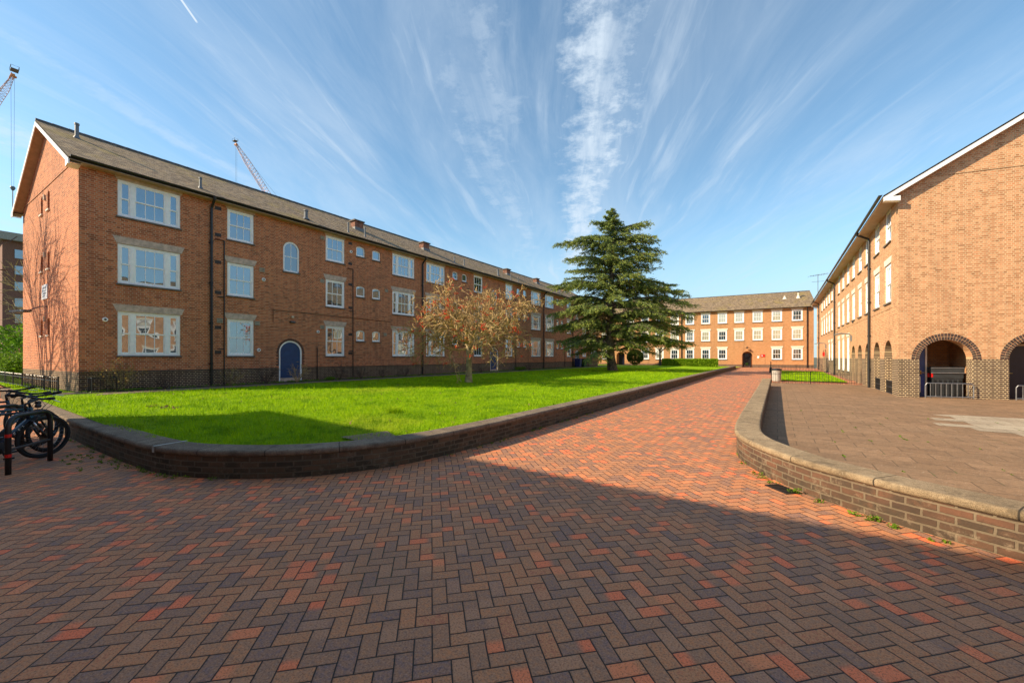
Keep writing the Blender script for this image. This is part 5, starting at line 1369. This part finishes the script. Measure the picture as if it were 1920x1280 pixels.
hoop_railing('black hooped garden railing across the far end of the slab terrace', [(-.32, 28.6), (1.6, 29.0), (3.95, 29.8)], .72, .105, lambda x, y: g(y))
hoop_railing('low black railing in front of the far block beyond the grass strip', [(-.6, 52.5), (3.9, 53.0)], .62, .13, lambda x, y: g(y), hoops=False)
hoop_railing('black hooped railing running along the foot of the sunlit left gable', [tuple(FG.w(-.15, -.45, 0))[:2], tuple(FG.w(-14, -.45, 0))[:2]], .58, .14, lambda x, y: .36)
# metal cellar guard by the left corner
t = thing('cellar_guard', 'low black metal guard frame with grille at the corner of the left block', 'guard rail', (-20.35, 3.15, .36)); mb = MB(); fm = MB()
for x in (.12, .75):
    fm.tube([(x, .0, 0), (x, 0, .56)], .014, 6); fm.tube([(x, .62, 0), (x, .62, .56)], .014, 6)
fm.tube([(.12, 0, .56), (.75, 0, .56), (.75, .62, .56), (.12, .62, .56)], .014, 6)
fm.build('frame', M['black'], t)
for k in range(8): mb.tube([(.14+.085*k, 0, .04), (.14+.085*k, 0, .54)], .006, 4); mb.tube([(.75, .04+.08*k, .04), (.75, .04+.08*k, .54)], .006, 4)
mb.build('bars', M['black'], t)
# steel hoop barriers in the gable arches
def barrier(label, s0, s1, inn, h, n=8):
    p = FQ.w((s0+s1)/2, inn, .0); t = thing('barrier', label, 'barrier', tuple(p), FQ.ang, 'steel barriers in the arches'); w = s1-s0; mb = MB(); fm = MB()
    fm.tube([(-w/2, 0, 0), (-w/2, 0, h-.08), (-w/2+.05, 0, h), (w/2-.05, 0, h), (w/2, 0, h-.08), (w/2, 0, .06)], .018, 6)
    fm.tube([(-w/2, 0, .10), (w/2, 0, .10)], .018, 6)
    for k in range(1, n): mb.tube([(-w/2+w*k/n, 0, .0 if k % 2 else .1), (-w/2+w*k/n, 0, h)], .013, 5)
    fm.build('frame', M['grey'], t); mb.build('bars', M['grey'], t)
barrier('grey steel hoop barrier across the left gable arch in front of the bin store', .78, 2.20, -.12, .62, 9)
barrier('grey steel hoop barrier at the foot of the right gable arch', 3.42, 4.7, -.05, .58, 7)
# bin store
t = thing('bin_store', 'large dark grey lidded bin standing inside the left gable arch', 'bin', tuple(FQ.w(1.62, .72, 0)), FQ.ang); mb = MB()
mb.box((-.42, -.40, .10), (.50, .42, .80)); mb.box((-.44, -.42, .80), (.52, .44, 1.02)); b_ = mb.build('body', M['binlocker'], t); b_.modifiers.new('bevel', 'BEVEL').width = .02
mb = MB(); mb.box((-.46, -.44, 1.02), (.54, .46, 1.24)); l_ = mb.build('lid', M['binlocker'], t); l_.modifiers.new('bevel', 'BEVEL').width = .035
mb = MB(); mb.box((-.465, -.46, 1.0), (.545, -.441, 1.03)); mb.box((-.465, -.46, 1.195), (.545, -.441, 1.215)); mb.build('edge_trim', M['grey'], t)
mb = MB()
for k in range(6): mb.box((-.36+.15*k, -.425, .14), (-.30+.15*k, -.395, .74))
mb.build('ribs', M['black'], t)
mb = MB(); mb.box((-.445, -.43, .84), (-.40, -.36, 1.0)); mb.box((-.50, -.30, .84), (-.441, -.10, 1.0)); mb.build('sticker', M['red'], t)
t = thing('leaning_board', 'blue and cream board leaning at the left side of the gable arch', 'board', tuple(FQ.w(.86, .30, 0)), FQ.ang)
mb = MB(); mb.box((-.10, 0, .22), (-.02, .04, .86)); mb.build('panel', M['cream'], t); mb = MB(); mb.box((-.02, .0, .22), (.08, .035, .86)); mb.build('edge', M['bluebin'], t)

# litter bin, posts, wheelie bins
def cyl_bin(x, y, z):
    t = thing('litter_bin', 'round pale grey litter bin with dark rim at the end of the curved wall', 'bin', (x, y, z)); mb = MB()
    mb.loft([(.0, .0), (.23, .0), (.25, .05), (.26, .72), (.24, .76)], 20); mb.build('body', M['bingrey'], t, smooth=True)
    mb = MB(); mb.loft([(.265, .70), (.29, .73), (.285, .80), (.18, .84), (.001, .85)], 20); mb.build('lid', M['blackm'], t, smooth=True)
cyl_bin(-.05, 31.0, g(31))
t = thing('bollard', 'black post with a thick base standing at the path edge near the far block', 'bollard', (-.55, 46.0, g(46))); mb = MB()
mb.tube([(0, 0, 0), (0, 0, .38), (0, 0, .5), (0, 0, .52)], [.14, .13, .10, .05], 10); mb.build('base', M['black'], t); mb = MB(); mb.tube([(0, 0, .5), (0, 0, 1.1)], .035, 8); mb.build('post', M['black'], t)
def wheelie(label, x, y, rz, mat):
    t = thing('wheelie_bin', label, 'bin', (x, y, lawn_z(x, y)), rz, 'wheelie bins by the third door'); mb = MB()
    P = [(-.25, -.30, .06), (.25, -.30, .06), (.25, .28, .06), (-.25, .28, .06), (-.29, -.38, .98), (.29, -.38, .98), (.29, .34, .98), (-.29, .34, .98)]
    for q in ((0,3,2,1),(4,5,6,7),(0,1,5,4),(1,2,6,5),(2,3,7,6),(3,0,4,7)): mb.face([P[k] for k in q])
    mb.build('body', M[mat], t); mb = MB(); mb.box((-.31, -.40, .98), (.31, .40, 1.04)); mb.tube([(-.25, .42, 1.0), (.25, .42, 1.0)], .02, 6); mb.build('lid', M[mat], t)
    for sx in (-.27, .27): mb = MB(); mb.tube([(sx-.03, .28, .11), (sx+.03, .28, .11)], .11, 14); mb.build('wheel', M['rubber'], t)
wheelie('dark blue wheelie bin in front of the third arched door of the left block', -19.85, 43.6, R(90), 'bluebin')
wheelie('dark green wheelie bin right of the blue one by the left block', -19.6, 44.6, R(80), 'green')
mb = MB(); mb.box((-.17, -.10, -.02), (.17, .10, .012)); 
for k in range(6): mb.box((-.14+.05*k, -.08, .012), (-.12+.05*k, .08, .016))
t = mb.build('drain_cover', M['black'], loc=(.05, 5.93, 0)); tag(t, 'small dark metal drain cover in the brick path at the foot of the curved wall', 'drain'); t.rotation_euler = (0, 0, R(-48))
# parked vans far left
for lab, x, y in (('pale parked van at the left edge beyond the lawn, the farther one', -84, 5.2), ('pale parked van at the left edge beyond the lawn, the nearer one', -73, 4.3)):
    t = thing('parked_van', lab, 'van', (x, y, .2), R(85), 'vans parked beyond the lawn')
    for nm, pf, mt in (('body', [(-2.3, .45), (2.3, .45), (2.3, 1.15), (1.55, 1.35), (1.0, 2.15), (-2.3, 2.2)], 'van'),):
        mb = MB(); w = .95
        mb.face([(x_, -w, z_) for x_, z_ in pf]); mb.face([(x_, w, z_) for x_, z_ in pf][::-1])
        for i in range(len(pf)): a, b = pf[i], pf[(i+1) % len(pf)]; mb.face([(a[0], -w, a[1]), (a[0], w, a[1]), (b[0], w, b[1]), (b[0], -w, b[1])])
        mb.build(nm, M[mt], t)
    mb = MB(); mb.box((.2, -.965, 1.35), (1.05, .965, 1.95)); mb.face([(1.58, -.85, 1.36), (1.58, .85, 1.36), (1.05, .85, 2.1), (1.05, -.85, 2.1)]); mb.build('window', M['glassdark'], t)
    for x_ in (-1.5, 1.5):
        for y_ in (-.9, .9): mb = MB(); mb.tube([(x_, y_-.1, .33), (x_, y_+.1, .33)], .34, 16); mb.build('wheel', M['rubber'], t)
# distant flat-roofed block at the left edge
t = thing('distant_building', 'distant flat-roofed brick block showing above the bushes at the left edge', 'building', (-150, 22, 0)); mb = MB(); mb.box((-25, -14, 0), (25, 14, 24.5)); 
o = mb.build('wall', M['chimbrick'], t); mb = MB(); mb.box((-26, -15, 24.5), (26, 15, 26.0)); mb.build('roof', M['concrete'], t); 
for k in range(9):
    for f in range(7): mb = MB(); mb.box((25.0, -12.5+k*2.8, 2+f*3.2), (25.15, -11.1+k*2.8, 3.7+f*3.2)); mb.build('window', M['glass'], t)

# ------------------------------------------------------------------ tower cranes
def crane(label, head, foot, mast_h, hook, r=.16, wd=1.5, ndiv=30):
    """head, foot: ends of the luffing jib (world); mast under the foot"""
    H, F = Vector(head), Vector(foot); t = thing('tower_crane', label, 'crane', (F.x, F.y, 0)); o = Vector((F.x, F.y, 0)); H, F = H-o, F-o
    ax = (H-F).normalized(); sd = ax.cross(Vector((0, 0, 1))).normalized(); up = sd.cross(ax).normalized(); jm = MB()
    def c(k, s):
        w = wd*(.35+.65*min(1, (1-s)*6))*min(1, .4+s*8); ang = (up*.6*w, -up*.4*w+sd*.5*w, -up*.4*w-sd*.5*w)[k]; return F.lerp(H, s)+ang
    for k in range(3): jm.tube([c(k, j/ndiv) for j in range(ndiv+1)], r, 4)
    for j in range(ndiv):
        for a, b in ((0, 1), (1, 2), (2, 0)): jm.tube([c(a, j/ndiv), c(b, (j+1)/ndiv)], r*.6, 3); jm.tube([c(a, j/ndiv), c(b, j/ndiv)], r*.5, 3)
    jm.build('jib', M['craneframe'], t)
    hm = MB(); T_ = Matrix.Translation(H); hm.box((-.8, -.5, -.4), (.8, .5, .45), 0, T_); hm.tube([H-ax*1.5-sd*.5, H+ax*.8-sd*.4+up*.5], .13, 5); hm.tube([H-ax*1.5+sd*.5, H+ax*.8+sd*.4+up*.5], .13, 5); hm.tube([H-sd*.5-up*.7, H+sd*.5-up*.7], .45, 10)
    hm.build('jib_head', M['orange'], t)
    pm = MB(); pm.box((-1.6, -1.0, .9), (1.6, 1.0, 1.05), 0, Matrix.Translation(H+ax*1.2)); 
    for a in (-1.6, 1.6):
        for b in (-1, 1): pm.tube([H+ax*1.2+Vector((a, b, 1)), H+ax*1.2+Vector((a, b, 2.1))], .07, 4)
    pm.tube([H+ax*1.2+Vector((-1.6, -1, 2.1)), H+ax*1.2+Vector((1.6, -1, 2.1)), H+ax*1.2+Vector((1.6, 1, 2.1)), H+ax*1.2+Vector((-1.6, 1, 2.1))], .07, 4); pm.build('platform', M['lead'], t)
    mm = MB()
    for a in (-1, 1):
        for b in (-1, 1): mm.tube([(a, b, 0), (a, b, F.z)], .14, 4)
    z = 0
    while z < F.z: mm.tube([(-1, -1, z), (1, -1, z+2)], .08, 3); mm.tube([(1, 1, z), (-1, 1, z+2)], .08, 3); mm.tube([(-1, 1, z), (-1, -1, z+2)], .08, 3); mm.tube([(1, -1, z), (1, 1, z+2)], .08, 3); z += 2
    mm.build('mast', M['craneframe'], t); cb = MB(); cb.box((-2, -1.2, F.z-1), (2, 1.2, F.z+2)); cb.build('cab', M['white'], t)
    km = MB(); A_ = F-ax*6+up*9; km.tube([H, A_], .07, 3); km.tube([A_, F], .3, 4)
    for q in (-.55, .55): km.tube([H+sd*q, Vector((H.x+sd.x*q*.6, H.y+sd.y*q*.6, hook))], .045, 3)
    km.build('cables', M['cable'], t)
    hk = MB(); hk.loft([(.001, -1.3), (.4, -.9), (.75, .0), (.5, .5), (.001, .6)], 8, 0, (H.x, H.y, hook)); hk.tube([(H.x, H.y, hook-1.2), (H.x, H.y, hook-9.5)], .14, 5); hk.build('hook_block', M['lead'], t)
def wpt(px, py, Z): X = (px-960)/738*Z; return (X*.8289-Z*.5594, X*.5594+Z*.8289, 1.64+(669.4-py)/738*Z)
crane('tower crane at the left edge with orange jib head and hanging hook block', wpt(24, 142, 150), wpt(-75, 290, 150), 0, wpt(24, 352, 150)[2], r=.11, wd=2.0)
crane('tower crane rising behind the left roof with pale lattice jib', wpt(443, 271, 240), wpt(575, 480, 240), 0, 20, r=.15, wd=3.0, ndiv=40)

# ------------------------------------------------------------------ bicycles and stands
def ring(mb, c, R_, r, n=40, k=8, m=0):
    for i in range(n):
        for j in range(k):
            q = []
            for ii, jj in ((i, j), (i+1, j), (i+1, j+1), (i, j+1)):
                a, b = 2*math.pi*ii/n, 2*math.pi*jj/k; rr = R_+r*math.cos(b); q.append((c[0]+rr*math.cos(a), c[1]+r*math.sin(b), c[2]+rr*math.sin(a)))
            mb.face(q, None, m)
def make_wheel(parent, x, tyre=.026):
    W = link('wheel', None, parent, (x, 0, .345)); mb = MB(); ring(mb, (0, 0, 0), .318, tyre); mb.build('tyre', M['rubber'], W, smooth=True)
    mb = MB(); ring(mb, (0, 0, 0), .288, .013, 40, 6); mb.build('rim', M['rim'], W, smooth=True)
    mb = MB(); mb.tube([(0, -.05, 0), (0, .05, 0)], .02, 8)
    for k in range(24): a = k*math.pi/12; b = a+(.35 if k % 2 else -.35); mb.tube([(.02*math.cos(b), .03*(1 if k % 2 else -1), .02*math.sin(b)), (.282*math.cos(a), 0, .282*math.sin(a))], .0016, 3, 0, False)
    mb.tube([(0, -.035, 0), (0, -.031, 0)], .08, 16); mb.build('spokes', M['spoke'], W); return W
def bicycle(label, loc, heading, steer, paint, stripe=True, susp=True):
    """origin under the front axle; +x forward"""
    B = thing('bicycle', label, 'bicycle', loc, heading, 'bicycles locked to the stands')
    WB = 1.07; rw = make_wheel(B, -WB); F = MB(); bb = (-.66, 0, .30); hb = (-.20, 0, .66); ht = (-.245, 0, .80); st = (-.83, 0, .80)
    F.tube([bb, hb], .024, 10); F.tube([st, (-.27, 0, .775)], .019, 10); F.tube([bb, st], .018, 10); F.tube([hb, ht], .026, 10)
    for s in (-.06, .06): F.tube([(-.67, s*.5, .30), (-WB, s, .345)], .011, 6); F.tube([(-.825, s*.3, .76), (-WB, s, .345)], .009, 6)
    F.tube([(-.66, -.04, .30), (-.66, .04, .30)], .03, 10); F.build('frame', paint, B, smooth=True)
    S = MB(); S.tube([st, (-.88, 0, .95)], .014, 8); S.build('seat_post', M['blackm'], B)
    S = MB()
    for i in range(8):
        t0, t1 = i/8, (i+1)/8; w = lambda t: .018+.055*max(0, (t-.35)/.65)**.8
        x0, x1 = -.72-.28*t0, -.72-.28*t1
        S.face([(x0, -w(t0), .965), (x1, -w(t1), .975), (x1, w(t1), .975), (x0, w(t0), .965)]); S.face([(x0, -w(t0), .965), (x0, -w(t0)*.8, .93), (x1, -w(t1)*.8, .935), (x1, -w(t1), .975)]); S.face([(x0, w(t0), .965), (x1, w(t1), .975), (x1, w(t1)*.8, .935), (x0, w(t0)*.8, .93)])
    S.build('saddle', M['blackm'], B)
    K = MB(); K.tube([(-.66, -.055, .30), (-.66, -.06, .30)], .09, 20); K.tube([(-.66, -.08, .30), (-.60, -.09, .14)], .012, 6); K.box((-.64, -.16, .125), (-.56, -.09, .15)); K.tube([(-.66, .08, .30), (-.72, .09, .46)], .012, 6); K.box((-.76, .09, .45), (-.68, .16, .475))
    K.build('crankset', M['blackm'], B)
    H = MB(); H.tube([(-.66, -.06, .385), (-WB, -.05, .385)], .005, 4); H.tube([(-.66, -.06, .215), (-WB, -.05, .30)], .005, 4); H.build('chain', M['grey'], B)
    # steered front end
    axis = Vector((-.245+.20, 0, .80-.66)).normalized()
    SF = link('steering', None, B, (0, 0, 0)); P0 = Vector((0, 0, 0))
    SF.matrix_local = Matrix.Translation(Vector(hb)) @ Matrix.Rotation(steer, 4, axis) @ Matrix.Translation(-Vector(hb))
    fw = make_wheel(SF, 0)
    f = MB(); f.tube([hb, (-.185, 0, .62)], .02, 8)
    for s in (-.062, .062):
        f.tube([(-.185, s, .62), (-.10, s, .48)], .0145, 8, 1 if stripe else 0); f.tube([(-.10, s, .50), (-.01, s, .345)], .019, 8, 0)
        if stripe:
            for q in (.0, .02): f.tube([(-.125-q, s, .52+q*1.6), (-.128-q, s, .526+q*1.6)], .0165, 8, 2)
    f.tube([(-.187, -.075, .625), (-.187, .075, .625)], .022, 8); ring(f, (-.06, 0, .42), .0, .0, 3, 3)
    f.build('fork', [M['black'], M['silver'], M['black']], SF, smooth=True)
    h = MB(); h.tube([ht, (-.262, 0, .90), (-.10, 0, .975)], .017, 8); bar = [(-.15, -.35, 1.02), (-.12, -.12, .985), (-.10, 0, .975), (-.12, .12, .985), (-.15, .35, 1.02)]; h.tube(bar, .017, 8); h.build('handlebar', M['blackm'], SF, smooth=True)
    for s in (-1, 1):
        q = MB(); q.tube([(-.138, s*.24, 1.003), (-.152, s*.365, 1.022)], .023, 8); q.build('grip', M['rubber'], SF)
        q = MB(); q.tube([(-.125, s*.20, .995), (-.06, s*.22, .975), (-.045, s*.33, .95)], .006, 5); q.build('brake_lever', M['silver'], SF)
    q = MB()
    for s in (-1, 1): q.tube([(-.12, s*.20, .99), (-.0, s*.15, .96), (.02, s*.06, .86), (-.12, s*.02, .70), (-.16, 0, .62)], .0035, 4, 0, False)
    q.build('brake_cable', M['blackm'], SF); q = MB(); q.tube([(-.13, 0, .86), (-.08, 0, .86)], [.028, .034], 10); q.build('front_lamp', M['blackm'], SF)
    return B
def c2w(X, Z): return (X*.8289-Z*.5594, X*.5594+Z*.8289)
def head(th): return R(th)+YAW
bk = bicycle('nearest dark blue bicycle with silver-striped fork locked to the first stand', (*c2w(-7.66, 6.42), 0), head(97), R(-16), M['bikeblue'])
# white lettering on the down tube of the nearest bicycle
for i, ch in enumerate('ACCEL'):
    cu = bpy.data.curves.new('lettering', 'FONT'); cu.body = ch; cu.size = .045; cu.extrude = .0006; cu.align_x = 'CENTER'
    o = bpy.data.objects.new('lettering', cu); C.objects.link(o); bpy.context.view_layer.update()
    me = bpy.data.meshes.new_from_object(o); bpy.data.objects.remove(o); me.name = 'lettering'; me.materials.clear(); me.materials.append(M['white'])
    l = link('lettering', me, bk); a = math.atan2(.36, .46); t = .24+.13*i
    x = -.66+.46*t; z_ = .30+.36*t
    l.matrix_local = Matrix.Translation((x+.012, -.0255, z_-.014)) @ Matrix.Rotation(-a, 4, 'Y') @ Matrix.Rotation(R(90), 4, 'X')
bicycle('second bicycle, petrol blue, leaning just behind the nearest one', (*c2w(-8.10, 6.85), 0), head(93), R(10), M['biketeal'], stripe=False)
bicycle('third bicycle, blue-grey, behind the first two', (*c2w(-8.75, 7.25), 0), head(99), R(-8), M['bikegrey'], stripe=False)
bicycle('fourth bicycle, farthest back, at the left edge', (*c2w(-9.85, 7.9), 0), head(96), R(12), M['bikeblue'], stripe=False)
def cycle_stand(label, a, b, h=.80, marks=True):
    a, b = Vector(a), Vector(b); t = thing('cycle_stand', label, 'cycle stand', (a.x, a.y, 0), math.atan2(b.y-a.y, b.x-a.x), 'black tubular cycle stands'); L = (b-a).length; r = .031; c = .16
    mb = MB(); pts = [(0, 0, -.02), (0, 0, h-c)]+[(c-c*math.cos(k*math.pi/10), 0, h-c+c*math.sin(k*math.pi/10)) for k in range(1, 5)]+[(c, 0, h), (L-c, 0, h)]+[(L-c+c*math.sin(k*math.pi/10), 0, h-c+c*math.cos(k*math.pi/10)) for k in range(1, 5)]+[(L, 0, h-c), (L, 0, -.02)]
    mb.tube(pts, r, 10); mb.build('hoop', M['black'], t, smooth=True); mb = MB(); mb.tube([(0, 0, .34), (L, 0, .34)], .02, 8); mb.build('crossbar', M['black'], t)
    if marks:
        for z in (.24, .52): mb = MB(); mb.tube([(0, 0, z), (0, 0, z+.045)], r+.002, 12); mb.build('red_band', M['red'], t)
cycle_stand('nearest black tubular cycle stand with two red bands on its near leg', c2w(-7.04, 5.50), c2w(-7.32, 6.24))
cycle_stand('second black cycle stand behind the nearest one', c2w(-8.55, 6.15), c2w(-8.72, 7.0))
